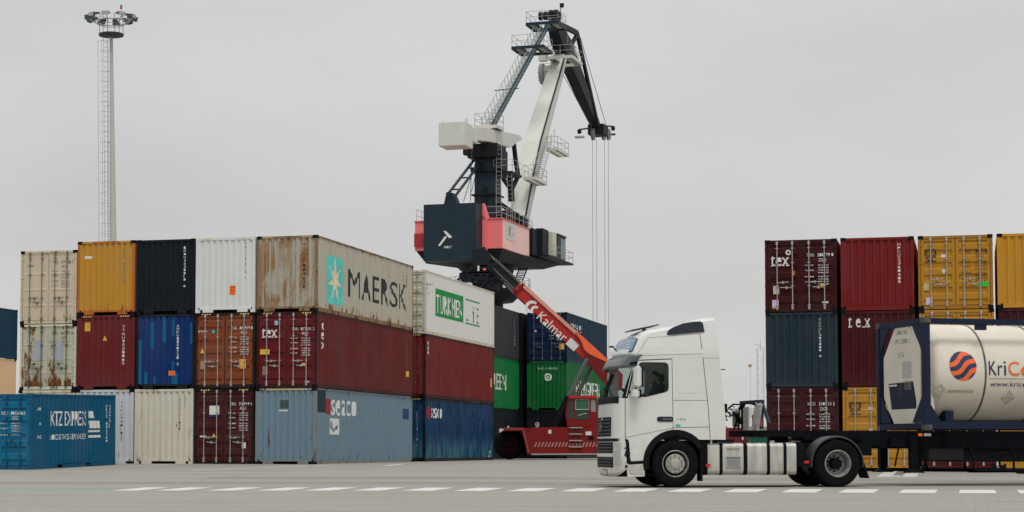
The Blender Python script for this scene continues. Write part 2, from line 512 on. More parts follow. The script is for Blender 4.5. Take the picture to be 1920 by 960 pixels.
# ------------------------------------------------------------------ containers
W = 2.438; YAW = R(14.15)
EX = Vector((cos(YAW), -sin(YAW), 0)); EY = Vector((sin(YAW), cos(YAW), 0))
def corr_pts(u0, u1, pitch, depth, duty=.25):
    n = max(1, round((u1-u0)/pitch)); p = (u1-u0)/n; pts = []
    for i in range(n):
        a = u0+i*p
        pts += [(a, 0), (a+p*.30, 0), (a+p*.5, depth), (a+p*.80, depth)]
    pts.append((u1, 0)); return pts
def corr_eval(pts, u):
    for (a, da), (b_, db) in zip(pts[:-1], pts[1:]):
        if a <= u <= b_: return da+(db-da)*(u-a)/(b_-a or 1)
    return 0
_cm = {}
CAST = .178
def cmesh(kind, L_, H):
    k = (kind, L_, H)
    if k in _cm: return _cm[k]
    mb = MB(); w = W/2
    hc = L_ > 10
    if kind.startswith('frame'):
        door = kind == 'frame_door'
        for sx_ in (-1, 1):
            for (ya, yb) in ((0.004, .12), (L_-.12, L_-.004)):
                a, b_ = sorted((sx_*(w-.004), sx_*(w-.10 if not door or ya > 1 else w-.085)))
                mb.box(a, b_, ya, yb, .118, H-.118)
            a, b_ = sorted((sx_*(w-.006), sx_*(w-.07)))
            mb.box(a, b_, .178, L_-.178, H-.075, H-.012)                     # top side rail
            a, b_ = sorted((sx_*(w-.008), sx_*(w-.09)))
            if hc: mb.box(a, b_, .178, L_-.178, .012, .165)
            else:                                                             # bottom side rail with fork pockets
                for y0, y1 in ((.178, L_/2-1.2), (L_/2-.84, L_/2+.84), (L_/2+1.2, L_-.178)): mb.box(a, b_, y0, y1, .012, .165)
                mb.box(a, b_, L_/2-1.2, L_/2+1.2, .128, .163)
        for ya, yb in ((.006, .09), (L_-.09, L_-.006)):
            mb.box(-w+.178, w-.178, ya, yb, H-(.10 if not door else .105), H-.014)      # header
            if door and ya < 1: mb.box(-w+.178, w-.178, ya, yb, .016, .135)
            elif hc:
                mb.box(-w+.178, w-.178, ya, yb, .118, .19)
                for a, b_ in ((-.92, -.50), (.50, .92)): mb.box(a, b_, ya, yb, .016, .118)
            else: mb.box(-w+.178, w-.178, ya, yb, .016, .16)
        if door: mb.box(-.012, .012, .028, .07, .14, H-.11)
    elif kind == 'floor':
        mb.box(-w+.1, w-.1, .35, L_-.12, .13, .17)
        mb.box(-w+.1, w-.1, .34, .40, .0 if hc else .13, .17)  # upright dark board put in for the shade of the tunnel recess
    elif kind == 'side':
        pts = corr_pts(.12, L_-.12, .278, .026)
        mb.grid([[(w-.012-d, u, .165) for u, d in pts], [(w-.012-d, u, H-.075) for u, d in pts]])
    elif kind == 'side_left':
        pts = corr_pts(.12, L_-.12, .278, .026)
        mb.grid([[(-w+.012+d, u, .165) for u, d in pts], [(-w+.012+d, u, H-.075) for u, d in pts]])
    elif kind == 'end':
        pts = corr_pts(-w+.10, w-.10, .25, .045)
        z0 = .19 if hc else .16
        mb.grid([[(u, .014+d, z0) for u, d in pts], [(u, .014+d, H-.10) for u, d in pts]])
        # sloped caps under the header, so crests end in little hoods
    elif kind == 'end_back':
        pts = corr_pts(-w+.10, w-.10, .25, .045)
        mb.grid([[(u, L_-.014-d, .16) for u, d in pts], [(u, L_-.014-d, H-.10) for u, d in pts]])
    elif kind == 'roof':
        pts = corr_pts(.1, L_-.1, .42, .018)
        mb.grid([[(-w+.06, u, H-.018-d) for u, d in pts], [(w-.06, u, H-.018-d) for u, d in pts]])
    elif kind in ('door_l', 'door_r', 'flat_l', 'flat_r'):
        s_ = -1 if kind.endswith('_l') else 1
        x0, x1 = (.02, w-.10); z0, z1 = .15, H-.115
        if s_ < 0: x0, x1 = -x1, -x0
        flat = kind.startswith('flat')
        dp = .010 if flat else .035
        mb.box(x0, x1, .022+dp, .075, z0, z1)
        for a, b_ in ((x0, x0+.09), (x1-.09, x1)): mb.box(a, b_, .022, .022+dp, z0, z1)
        for a, b_ in ((z0, z0+.07), (z1-.07, z1)): mb.box(x0+.09, x1-.09, .022, .022+dp, a, b_)
        n = 4 if flat else 5
        hgt = z1-z0-.14
        for i in range(n):
            if flat: za, zb = z0+.07+hgt*(i+.78)/n, z0+.07+hgt*(i+.86)/n
            else: za, zb = z0+.07+hgt*(i+.30)/n, z0+.07+hgt*(i+.72)/n
            yo = .020 if flat else .022
            if flat and i == n-1: continue
            v = []
            for yy, k_ in ((.0225+dp, .04), (yo, .0)):
                v += [(x0+.09, yy, za-k_), (x1-.09, yy, za-k_), (x1-.09, yy, zb+k_), (x0+.09, yy, zb+k_)]
            mb.add(v, [(4, 5, 6, 7), (0, 1, 5, 4), (2, 3, 7, 6)])
    elif kind == 'gasket':
        z0, z1 = .135, H-.105
        for a in (-w+.086, w-.099): mb.box(a, a+.013, .03, .06, z0, z1)
        mb.box(-.019, -.013, .026, .06, z0, z1); mb.box(.013, .019, .026, .06, z0, z1)
        mb.box(-w+.1, w-.1, .03, .06, z0, z0+.014); mb.box(-w+.1, w-.1, .03, .06, z1-.010, z1)
    elif kind == 'rod':
        mb.tube((0, -.022, .07), (0, -.022, H-.045), .0175, 8)
        for z in (.10, H-.17): mb.box(-.036, .036, -.042, .02, z, z+.10)
        for z in (.24, H*.36, H*.68, H-.30): mb.box(-.05, .05, -.034, .021, z-.014, z+.014)
    elif kind in ('handle_up', 'handle_down'):
        z = 1.02 if kind == 'handle_up' else .84
        mb.bar((0, -.046, z-.01), (.40, -.042, z+.015), .018, .026)
        mb.box(.17, .225, -.058, .018, z-.045, z+.045)
    elif kind == 'hinges':
        mb.box(-.072, .072, -.002, .021, -.03, .03)
    elif kind == 'casting':
        a = CAST/2
        mb.box(-a, a, -.081, .081, -.059, .059)
        mb.box(-.03, .03, -.084, -.0805, -.034, .034)
        mb.box(a-.0005, a+.003, -.035, .035, -.034, .034)
        mb.box(-a-.003, -a+.0005, -.035, .035, -.034, .034)
    me = mb.mesh(kind)
    _cm[k] = me
    return me

CONT = {}
def container(key, pos, L_, H, front, mat, label, group, frame_mat=None, rod_mat=None, left=False, dark_cast=True, yaw=-YAW, tilt=0, flat=False, front_mat=None, side_mat=None, cat='shipping container'):
    """pos = right front bottom corner"""
    ex = Vector((cos(yaw), sin(yaw), 0))
    p = Vector(pos) - ex*(W/2)
    _n = len(CONT)+1
    p = p + EY*(.035*sin(_n*7.3)) + EX*(.012*sin(_n*4.1)); yaw = yaw + R(.10)*sin(_n*5.7)
    o = empty('shipping_container', p, yaw, label, cat, group)
    o.rotation_euler = (tilt, 0, yaw)
    fm = frame_mat or mat; rm = rod_mat or M['galv']; em = front_mat or mat; sm = side_mat or mat
    hh = round(H, 3)
    obj('frame', cmesh('frame_door' if front == 'door' else 'frame_end', L_, hh), fm, o)
    obj('floor', cmesh('floor', L_, hh), M['deep'], o)
    obj('side_wall', cmesh('side', L_, hh), sm, o)
    obj('side_wall', cmesh('side_left', L_, hh), sm, o)
    obj('end_wall', cmesh('end_back', L_, hh), mat, o)
    obj('roof', cmesh('roof', L_, hh), mat, o)
    if front == 'door':
        pre = 'flat' if flat else 'door'
        xr = [.28, .80]
        for s_, sd_ in ((-1, '_l'), (1, '_r')):
            d = obj('door', cmesh(pre+sd_, L_, hh), em, o)
            for i, x in enumerate(xr):
                r_ = obj('lock_rod', cmesh('rod', L_, hh), rm, d); r_.location = (s_*x, 0, 0)
            for kn, xx in (('handle_up', .28 if s_ > 0 else -.80), ('handle_down', .80 if s_ > 0 else -.28)):
                h_ = obj('handle', cmesh(kn, 0, 0), rm, d); h_.location = (xx, 0, 0)
                if kn == 'handle_down': h_.scale = (-1, 1, 1)
        obj('gasket', cmesh('gasket', L_, hh), M['gasket'], o)
        for s_ in (-1, 1):
            for z in (.30, hh*.36, hh*.63, hh-.32):
                h_ = obj('hinge', cmesh('hinges', 0, 0), fm, o); h_.location = (s_*(W/2-.068), 0, z)
    else:
        obj('end_wall', cmesh('end', L_, hh), em, o)
    cm_ = M['black'] if dark_cast else fm
    for x in (-W/2+CAST/2, W/2-CAST/2):
        for y in (.081, L_-.081):
            for z in (.059, hh-.059):
                if x < 0 and y > 1: continue
                c_ = obj('corner_casting', cmesh('casting', 0, 0), cm_, o); c_.location = (x, y, z)
    o['H'] = hh
    CONT[key] = (o, L_, hh)
    return o
def fr(key, mks, mat, name='marking', y=None, label=None):
    """put marks on the front of a container; (u, v) from the left edge / from the top"""
    o, L_, H = CONT[key]
    door = any(c_.name.startswith('door') for c_ in o.children)
    pts = corr_pts(-W/2+.10, W/2-.10, .25, .045)
    if door: q = mks.build(name, mat, o, lambda u, v: (u-W/2, .0175, H+v))
    else: q = mks.build(name, mat, o, lambda u, v: (u-W/2, .011+corr_eval(pts, u-W/2), H+v), [a+W/2 for a, _ in pts])
    if label: q['label'] = label
    return q
def si(key, mks, mat, name='marking', label=None):
    """marks on the right side wall; u from the near end, v down from the top"""
    o, L_, H = CONT[key]
    pts = corr_pts(.12, L_-.12, .278, .026)
    q = mks.build(name, mat, o, lambda u, v: (W/2-.009-corr_eval(pts, u), u, H+v), [a for a, _ in pts])
    if label: q['label'] = label
    return q
def hazard(key):
    o, L_, H = CONT[key]; mk = Marks()
    for u0 in (.25, 1.82):
        for i in range(4): mk.poly([(u0+i*.1, -.085), (u0+.05+i*.1, -.085), (u0+.09+i*.1, -.03), (u0+.04+i*.1, -.03)])
    mk.build('hazard_stripe', M['hazard'], o, lambda u, v: (u-W/2, .0035, H+v))

P = paint
HC = 2.896; L4 = 12.192; L2 = 6.058
Z0 = .263
C1 = Vector((-7.376, 68.836, Z0)); G1 = .054
def slot1(col, z): return C1 - EX*(W+G1)*(-col) + Vector((0, 0, z))
G_L = 'containers stacked in the left block'
KA = 1/.80
def kk(r, g, b):
    l = (r+g+b)/3
    return K(r, g, b, .55 + .27*smooth((l-28)/50) + .38*smooth((l-80)/90))
# --- column 4 from the right: three cream ones
container('cr_t', slot1(-4, HC+2.591), L4, HC, 'door', P('cream_paint', kk(186, 173, 150), 1, rust=.32, H=HC), 'clean cream container with small green letters, top of the leftmost full stack', G_L, rod_mat=plain('rod_cream', kk(120, 112, 95), .5), flat=True)
container('cr_m', slot1(-4, HC), L4, 2.591, 'door', P('pale_green_cream_paint', kk(188, 187, 165), 2, rust=.35, H=2.59), 'rust stained pale cream container with grey squares on its doors', G_L, rod_mat=plain('rod_grey', kk(90, 90, 82), .5), flat=True,
          front_mat=P('rusting_cream_paint', kk(172, 172, 152), 2, rust=.78, rib=.2, rustcol=(.22, .09, .03), streak=.4, H=2.59, edge=1.6))
container('cr_b', slot1(-4, 0), L4, HC, 'door', P('yellowed_cream_paint', kk(192, 188, 160), 3, rust=.3, H=HC), 'cream container at the foot of the leftmost stack, mostly behind the blue one', G_L, flat=True)
# --- column 3
container('ye', slot1(-3, 2*HC), L4, HC, 'end', P('yellow_paint', kk(188, 138, 50), 4, rust=.30, streak=.12, rustcol=(.25, .08, .02), edge=.9, H=HC), 'yellow container with rusty corners on the left block, nothing above it', G_L,
          frame_mat=P('rusty_yellow_frame', kk(185, 105, 45), 4, rust=.5, rustcol=(.20, .05, .02), H=HC))
container('ma3', slot1(-3, HC), L4, HC, 'end', P('faded_maroon_paint', kk(118, 40, 43), 5, rust=.05, H=HC), 'maroon corrugated container with orange sticker and yellow triangle, under the yellow one', G_L)
container('wh3', slot1(-3, 0), L4, HC, 'end', P('cool_white_paint', kk(182, 184, 188), 6, rust=.3, streak=.3, H=HC), 'white container half hidden by the blue one in front of it', G_L)
# --- column 2
container('bk', slot1(-2, 2*HC), L4, HC, 'end', P('black_blue_paint', kk(28, 40, 49), 7, rust=0, fade=.05, H=HC), 'black container with a column of white characters, top row of the left block', G_L)
container('bl', slot1(-2, HC), L4, HC, 'end', P('blue_over_cyan_paint', kk(16, 55, 118), 8, rust=.04, patch=kk(26, 104, 146)[:3], patch_amt=.38, H=HC), 'bright blue container whose paint has peeled to light blue patches', G_L,
          frame_mat=P('dark_frame_paint', kk(34, 38, 42), 8, rust=.1, H=HC))
container('wh2', slot1(-2, 0), L4, HC, 'end', P('dirty_white_paint', kk(190, 186, 172), 9, rust=.42, streak=.2, rustcol=(.25, .12, .05), H=HC), 'dirty white container with rust streaks standing on the ground, fully in view', G_L, dark_cast=False)
# --- column 1
container('wh1', slot1(-1, 2*HC), L4, HC, 'end', P('clean_white_paint', kk(198, 200, 198), 10, rust=.02, streak=.08, H=HC), 'clean white container with an orange sticker, top row beside the rusty grey one', G_L, dark_cast=False)
container('or', slot1(-1, HC), L4, HC, 'door', P('orange_brown_paint', kk(138, 70, 40), 11, rust=.3, H=HC), 'orange brown container with white number lines and galvanised door rods', G_L, frame_mat=P('brown_black_frame', kk(52, 38, 34), 11, H=HC))
container('ma1', slot1(-1, 0), L4, HC, 'door', P('brown_maroon_paint', kk(84, 36, 34), 12, rust=.3, H=HC), 'dark maroon container with a white square on its door, under the orange brown one', G_L, frame_mat=P('dark_brown_frame', kk(48, 32, 30), 12, H=HC))
# --- column 0
mgrey = kk(170, 166, 150)
container('mk', slot1(0, 2*HC), L4, HC, 'end', P('rusty_grey_paint', mgrey, 13, rust=.34, rib=.16, rustcol=(.26, .13, .05), streak=.2, edge=1.3, H=HC), 'rusty light grey container with MAERSK in black on its long side', G_L,
          front_mat=P('heavily_rusted_grey_paint', kk(158, 156, 143), 14, rust=.45, rib=.95, rustcol=(.33, .165, .06), streak=.3, H=HC), frame_mat=P('rusted_frame', kk(140, 115, 85), 14, rust=.7, rustcol=(.17, .08, .035), H=HC))
container('tx', slot1(0, HC), L4, HC, 'door', P('maroon_paint', kk(112, 28, 32), 15, rust=.03, H=HC), 'maroon container with tex in white on its door, under the rusty grey MAERSK one', G_L, frame_mat=P('maroon_frame', kk(76, 26, 30), 15, H=HC),
          side_mat=P('faded_maroon_side', kk(112, 38, 36), 16, rust=.02, H=HC))
container('sc', slot1(0, 0), L4, HC, 'end', P('light_blue_paint', kk(108, 132, 146), 17, rust=.42, rustcol=(.12, .06, .03), streak=.2, H=HC), 'light blue container with yellow stripes above its end wall, at the block corner', G_L, frame_mat=P('rusty_blue_frame', kk(120, 128, 128), 18, rust=.45, H=HC))
# --- second bay, offset to the right
C2 = Vector((-3.893, 82.437, Z0))
def slot2(z): return C2 + Vector((0, 0, z))
G_2 = 'containers stacked in the second bay'
container('tk', slot2(2*HC), L4, HC, 'door', P('fresh_white_paint', kk(203, 202, 196), 19, rust=.0, streak=.05, fade=.05, H=HC), 'white container with a green panel reading TURKMEN on its side', G_2, rod_mat=plain('rod_cream2', kk(150, 145, 130), .5),
          front_mat=P('greyed_white_paint', kk(176, 172, 158), 19, rust=.15, H=HC), frame_mat=P('cream_frame', kk(188, 182, 165), 20, rust=.3, H=HC), dark_cast=False)
container('rd', slot2(HC), L4, HC, 'end', P('brick_red_paint', kk(124, 38, 34), 21, rust=.03, H=HC), 'plain brick red container under the white one with the green panel', G_2, frame_mat=P('dark_red_frame', kk(70, 26, 26), 21, H=HC))
container('bs', slot2(0), L4, HC, 'end', P('deep_blue_paint', kk(16, 66, 106), 22, rust=.02, patch=kk(12, 48, 84)[:3], patch_amt=.3, low=kk(60, 110, 125)[:3], H=HC), 'deep blue container scuffed along its foot, at the bottom of the second bay', G_2, frame_mat=P('black_frame', kk(30, 30, 34), 22, H=HC))
# --- third bay: near face and rear corner
C3 = Vector((-2.55, 96.5, Z0)); G_3 = 'containers stacked in the far bays'
def slot3(z): return C3 + Vector((0, 0, z))
container('gr', slot3(2*HC), L4, HC, 'end', P('charcoal_paint', kk(62, 65, 69), 23, rust=.0, H=HC), 'charcoal container behind the white one with the green panel, top of its stack', G_3)
container('eg', slot3(HC), L4, HC, 'end', P('bright_green_paint', kk(16, 128, 62), 24, rust=.03, H=HC), 'bright green container showing only part of its lettered side, left of the red boom', G_3)
container('dk', slot3(0), L4, HC, 'end', P('navy_black_paint', kk(20, 30, 40), 25, rust=0, H=HC), 'navy black container behind the front wheel of the red reach stacker', G_3)
C4 = at(1063.5, 842, 108.0); C4.z = Z0
def slot4(z): return C4 + Vector((0, 0, z))
container('nv', slot4(2*HC), L4, HC, 'door', P('navy_paint', kk(18, 42, 78), 26, rust=.0, H=HC), 'navy container with door rods and a long plain side, top of the farthest stack', G_3, rod_mat=plain('rod_dark', (.12, .14, .17, 1), .5), side_mat=P('teal_navy_side', kk(22, 58, 78), 27, rust=0, H=HC))
container('ev', slot4(HC), L4, HC, 'end', P('evergreen_paint', kk(14, 112, 56), 28, rust=.05, H=HC), 'green container with a round white emblem on its end, behind the boom cylinders', G_3)
container('cn', slot4(0), L4, HC, 'end', P('blackish_navy_paint', kk(20, 28, 38), 29, rust=0, H=HC), 'blackish navy container with a small white ring emblem, behind the red reach stacker', G_3)
for i_, (mm_, ll_) in enumerate((('far_black_paint', 'black container wedged between the green lettered stacks, bottom of its column'), ('far_dark_green_paint', 'dark container in the narrow gap left of the emblem container'), ('far_dark_blue_paint', 'dark container in the narrow gap left of the navy doors'))):
    container('fill%d' % i_, C4 - EX*(W+.30) + Vector((0, 0, i_*HC)), L4, HC, 'end', P(mm_, kk(24, 30, 36), 70+i_, rust=0, H=HC), ll_, G_3)
# --- far left pair and the blue 20 foot one in front
FL = at(29.5, 842, 106.5); FL.z = Z0
FLc = FL - EY*L4
G_4 = 'containers cut by the left edge of the picture'
container('fb', FLc+Vector((0, 0, 2*HC)), L4, HC, 'end', P('petrol_blue_paint', kk(24, 66, 92), 30, rust=0, H=HC), 'petrol blue container side at the left edge of the picture', G_4)
container('fp', FLc+Vector((0, 0, HC)), L4, HC, 'end', P('peach_paint', kk(208, 174, 136), 31, rust=0, H=HC), 'peach beige container side under the petrol blue one at the left edge', G_4)
container('fx', FLc, L4, HC, 'end', P('grey_paint', kk(120, 120, 118), 32, rust=.1, H=HC), 'grey container at the left edge, hidden behind the blue one on the ground', G_4)
kz = at(57.5, 842, 62.2); kz.z = gz(kz.x, 62.2)+.0
container('kz', kz, L2, 2.591, 'door', P('cyan_blue_paint', kk(14, 94, 130), 33, rust=.03, streak=.1, H=2.59), 'blue container lettered KTZ EXPRESS standing alone in front of the left block', None, yaw=-R(15.5), tilt=R(1.1), rod_mat=plain('rod_blue', kk(20, 90, 130), .5), front_mat=P('lit_front_cyan_blue', kk(20, 112, 148), 34, rust=.08, H=2.59), dark_cast=False)  # door end in a brighter blue: its stronger light is painted in
# --- right block, 20 foot
C5 = Vector((8.67, 62.4, .205)) + EX*W; G5 = .129; G_R = 'containers stacked in the right block'
h0, h1, h2 = 2.74, 2.565, 2.49
def slot5(col, z): return C5 + EX*(W+G5)*col + Vector((0, 0, z))
dm = lambda s: P('dark_maroon_paint', kk(76, 24, 28), s, rust=.03, H=2.6)
container('r02', slot5(0, h0+h1), L2, h2, 'door', dm(40), 'dark maroon container with tex and many white figures, top left of the right block', G_R)
container('r01', slot5(0, h0), L2, h1, 'end', P('slate_paint', kk(42, 60, 69), 41, rust=.0, H=2.6), 'slate blue container with a column of white characters in the right block', G_R)
container('r00', slot5(0, 0), L2, h0, 'door', dm(42), 'dark maroon container numbered HPCU 250413 behind the trailer neck', G_R)
container('r12', slot5(1, h0+h1), L2, h2, 'end', P('red_paint', kk(128, 34, 33), 43, rust=.02, H=2.6), 'bright red container with a column of white characters, top row of the right block', G_R)
container('r11', slot5(1, h0), L2, h1, 'end', P('oxblood_paint', kk(84, 27, 30), 44, rust=.0, H=2.6), 'oxblood container with tex high on its end wall, left of the tank', G_R)
yl = lambda s: P('ochre_paint', kk(180, 128, 40), s, rust=.05, streak=.18, H=2.6)
container('r10', slot5(1, 0), L2, h0, 'door', yl(45), 'ochre yellow container with a black logo on the ground left of the tank frame', G_R)
container('r22', slot5(2, h0+h1), L2, h2, 'door', yl(46), 'ochre yellow container with a black logo and green sticker, right block top row', G_R, frame_mat=P('dull_ochre_frame', kk(165, 115, 42), 46, rust=.2, H=2.6))
container('r21', slot5(2, h0), L2, h1, 'door', yl(47), 'ochre yellow container showing only its top edge above the tank', G_R)
container('r20', slot5(2, 0), L2, h0, 'door', P('maroon_low_paint', kk(92, 26, 30), 48, rust=.03, H=2.6), 'maroon container seen under the trailer beam, right block', G_R)
container('r32', slot5(3, h0+h1), L2, h2, 'end', P('yolk_yellow_paint', kk(190, 137, 42), 49, rust=.05, H=2.6), 'yellow corrugated container cut by the right edge of the picture', G_R)
container('r31', slot5(3, h0), L2, h1, 'end', P('maroon_paint_b', kk(80, 26, 30), 50, rust=0, H=2.6), 'dark maroon container above the tank at the right edge', G_R)
container('r30', slot5(3, 0), L2, h0, 'end', yl(51), 'yellow container behind the side guard at the right edge', G_R)

# ------------------------------------------------------------------ writing on the containers
Wt, Bk, Gy = M['white_let'], M['black_let'], M['grey_let']
def plate_text(k, mat, u, top, a, b_, c_, lines=8):
    """owner code, number, size code and the weight table of a door"""
    mk = Marks()
    mk.text(a, u, top-.10, .25, .11, .03); mk.text(b_, u+.36, top-.10, .54, .11, .03); mk.text(c_, u+.40, top-.27, .25, .11, .03)
    random.seed(hash(k) % 97 if False else len(a+b_)*7+int(b_[0]))
    for i in range(lines):
        z = top-.42-i*.085 - (.05 if i >= 4 else 0)
        if i % 2 == 0: mk.text(('MAX.GR.', 'TARE', 'PAYLOAD', 'CU.CAP.')[i//2 % 4], u-.06, z, .30, .045, .01)
        mk.text('%d.%03d %s' % (random.randint(2, 67), random.randint(0, 999), 'KGS' if i % 2 == 0 else 'LBS'), u+.38, z, .36, .045, .01)
    fr(k, mk, mat, 'lettering')
plate_text('cr_t', Gy, 1.38, -.42, 'TNKU', '777780 5', '45G1', 8)
fr('cr_t', Marks().text('tirbox', .28, -.62, .30, .10, .01), M['green_let'], 'logo')
plate_text('cr_m', Gy, 1.38, -.32, 'GESU', '485737 0', '45G1', 2)
for mk in (Marks().rect(.60, -1.45, .40, .82), Marks().rect(1.42, -1.45, .42, .82)): fr('cr_m', mk, plain('grey_repaint', kk(150, 155, 160), .6), 'repaint_patch')
plate_text('or', Wt, 1.46, -.55, 'TCNU', '842979 0', '45G1', 8)
plate_text('ma1', Wt, 1.46, -.55, 'TRLU', '758919 4', '45G1', 8)
plate_text('tx', Wt, 1.42, -.62, 'TGHU', '877631 2', '45G1', 8)
plate_text('r02', Wt, 1.42, -.50, 'TGHU', '380779 0', '22G1', 8)
plate_text('r00', Wt, 1.40, -.52, 'HPCU', '250413 5', '22G1', 6)
plate_text('r22', Bk, 1.48, -.50, 'MSMU', '107230 7', '22G1', 8)
plate_text('kz', Wt, 1.30, -.62, 'KIZU', '00556063', '22G1', 5)
plate_text('nv', Wt, 1.40, -.60, 'CPSU', '641186 6', '45G1', 8)
plate_text('tk', Gy, 1.90, -.62, '', '777036 5', '45G1', 2)
def vert(k, s, u, top, h, mat, w=.075): fr(k, Marks().column(s, u, top, w, h), mat, 'lettering')
vert('ye', 'FSCU 9446130', 1.92, -.28, 1.4, Gy)
vert('ma3', 'TTNU9538065', 1.92, -.40, 1.55, Wt, .09)
vert('wh3', 'TCKU4401827', 1.90, -.45, 1.6, Bk, .07)
vert('bk', 'BMOU4538810 6', 1.95, -.28, 1.6, Wt, .08)
vert('bl', 'AMFU8850728 2', 1.68, -.40, 1.6, Wt, .08)
vert('wh2', 'TRKU7777830', 1.84, -.25, 1.35, Bk, .07)
fr('wh2', Marks().column('45G1', 2.05, -.25, .06, .5), Bk, 'lettering')
vert('wh1', 'FBIU4078210 2', 2.00, -.22, 1.4, Gy, .06)
vert('mk', 'MSKU1804630', 1.86, -.28, 1.75, Bk, .085)
vert('rd', 'TRHU5284120', 2.05, -.5, 1.3, Gy, .06); vert('bs', 'SEGU3307720 4', 2.02, -.6, 1.6, Wt, .06)
vert('r01', 'TCKU1583000 9', 1.80, -.22, 1.35, Wt, .08)
vert('r12', 'HPCU2368409', 1.90, -.20, 1.40, Wt, .09)
# top row of numbers on the light blue end
mk = Marks().text('SEGU  4028150', .62, -.34, 1.45, .11, .01, 1.3); fr('sc', mk, Gy, 'lettering')
mk = Marks()
for i in range(17): mk.poly([(.42+i*.098, -.088), (.47+i*.098, -.088), (.495+i*.098, -.03), (.445+i*.098, -.03)])
o_, _, H_ = CONT['sc']; mk.build('hazard_stripe', M['hazard'], o_, lambda u, v: (u-W/2, .0035, H_+v))
fr('sc', Marks().rect(.98, -.78, .36, .32), plain('grey_green_sticker', kk(70, 90, 92), .6), 'sticker')
fr('sc', Marks().rect(.94, -.88, .36, .05), M['white_st'], 'sticker')
for k in ('ye', 'ma3', 'wh3', 'wh1', 'or', 'ma1', 'mk', 'tx', 'rd', 'bs', 'cr_b'): hazard(k)
def stick(k, u, v, w, h, mat): fr(k, Marks().rect(u, v, w, h), mat, 'sticker')
stick('ye', .28, -.68, .34, .11, M['white_st'])
stick('ma3', .30, -.62, .24, .34, M['yellow_st'])
fr('ma3', Marks().poly([(1.10, -1.0), (1.26, -1.0), (1.18, -.80)]), M['yellow_st'], 'warning_triangle')
mk = Marks()
for i in range(3): mk.text(('45G1', 'SUPER', 'HEAVY')[i], .335, -.37-i*.10, .17, .05, .01)
fr('ma3', mk, Bk, 'lettering')
stick('wh1', 1.40, -2.22, .25, .36, M['orange_st'])
mk = Marks().text('CAUTION', 1.42, -1.95, .21, .06, .01).text('9.6', 1.44, -2.10, .16, .09, .01); fr('wh1', mk, plain('dark_orange_ink', (.35, .03, .01, 1), .6), 'lettering')
stick('bl', 1.36, -2.38, .28, .18, M['orange_st'])
fr('or', Marks().ring(.74, -.72, 0, .07), plain('cyan_sticker', (.08, .35, .45, 1), .5), 'sticker')
fr('or', Marks().ring(.72, -1.02, .06, .10), plain('red_ring_sticker', (.35, .03, .02, 1), .5), 'sticker')
fr('or', Marks().poly([(.20, -1.55), (.38, -1.55), (.29, -1.34)]), M['yellow_st'], 'warning_triangle')
fr('or', Marks().text('BEACON', .12, -.74, .36, .07, .01), Wt, 'lettering')
stick('or', 1.82, -2.15, .26, .36, M['yellow_st']); stick('or', .22, -2.15, .22, .30, plain('pale_brown_sticker', kk(160, 130, 110), .6))
stick('ma1', .62, -1.0, .40, .34, M['white_st']); stick('ma1', .60, -1.08, .40, .06, plain('blue_sticker', kk(40, 60, 120), .6))
fr('ma1', Marks().poly([(.72, -1.86), (.90, -1.86), (.81, -1.72)]), M['yellow_st'], 'warning_triangle')
stick('ma1', .24, -1.86, .26, .06, M['white_st']); stick('ma1', 1.96, -2.28, .16, .22, M['white_st'])
stick('tx', .14, -1.62, .38, .20, M['yellow_st']); stick('tx', 1.82, -2.06, .15, .10, M['yellow_st']); stick('tx', .24, -2.40, .22, .34, plain('tan_sticker', kk(140, 115, 95), .6))
fr('tx', Marks().rect(.72, -.50, .14, .16), plain('pale_blue_sticker', kk(130, 170, 190), .6), 'sticker'); stick('tx', 1.98, -2.70, .14, .06, M['white_st'])
for k in ('tx', 'r02'):
    v0 = -.98 if k == 'tx' else -.90
    mk = Marks().text('tex', .20, v0, .62, .36, .05)
    mk.rect(.205, v0-.0, .16, .03).rect(.56, v0, .11, .03).rect(.72, v0, .12, .03).rect(.56, v0+.245, .11, .03).rect(.72, v0+.245, .11, .03)
    fr(k, mk, Wt, 'logo')
fr('r02', Marks().ring(.80, -.44, .045, .09), Wt, 'logo')
fr('r11', Marks().text('t e x', .22, -.56, .74, .36, .05).rect(.22, -.56, .13, .03).rect(.68, -.56, .10, .03).rect(.80, -.56, .12, .03), Wt, 'logo')
stick('r02', .28, -1.86, .20, .28, plain('light_grey_sticker', kk(170, 172, 165), .6)); stick('r02', .24, -2.32, .22, .26, plain('lilac_sticker', kk(185, 165, 190), .6)); stick('r02', .24, -2.35, .22, .06, M['yellow_st'])
stick('r02', 1.88, -1.62, .15, .09, M['yellow_st']); stick('r02', .92, -1.22, .09, .14, M['orange_st']); stick('r02', 1.94, -2.20, .20, .06, M['white_st'])
def msc(k, u, v):
    mk = Marks().text('m', u, v+.21, .36, .20, .022).text('sc', u, v-.03, .36, .20, .022).rect(u-.01, v+.183, .33, .014)
    fr(k, mk, Bk, 'logo')
msc('r22', .24, -.86); msc('r10', .24, -.92)
stick('r22', .76, -.74, .16, .10, M['white_st']); fr('r22', Marks().poly([(.76, -1.16), (.92, -1.16), (.84, -1.30)]), M['white_st'], 'sticker')
stick('r22', 1.92, -1.74, .36, .16, plain('green_sticker', (.03, .50, .06, 1), .5)); stick('r22', .18, -1.84, .18, .24, plain('khaki_sticker', kk(180, 160, 110), .6)); stick('r22', .24, -2.32, .22, .24, plain('lilac_sticker2', kk(185, 165, 190), .6))
stick('r10', .86, -.78, .13, .10, M['white_st']); fr('r10', Marks().poly([(.86, -1.42), (1.0, -1.42), (.93, -1.56)]), M['white_st'], 'sticker')
stick('r20', .22, -2.30, .28, .13, M['yellow_st'])
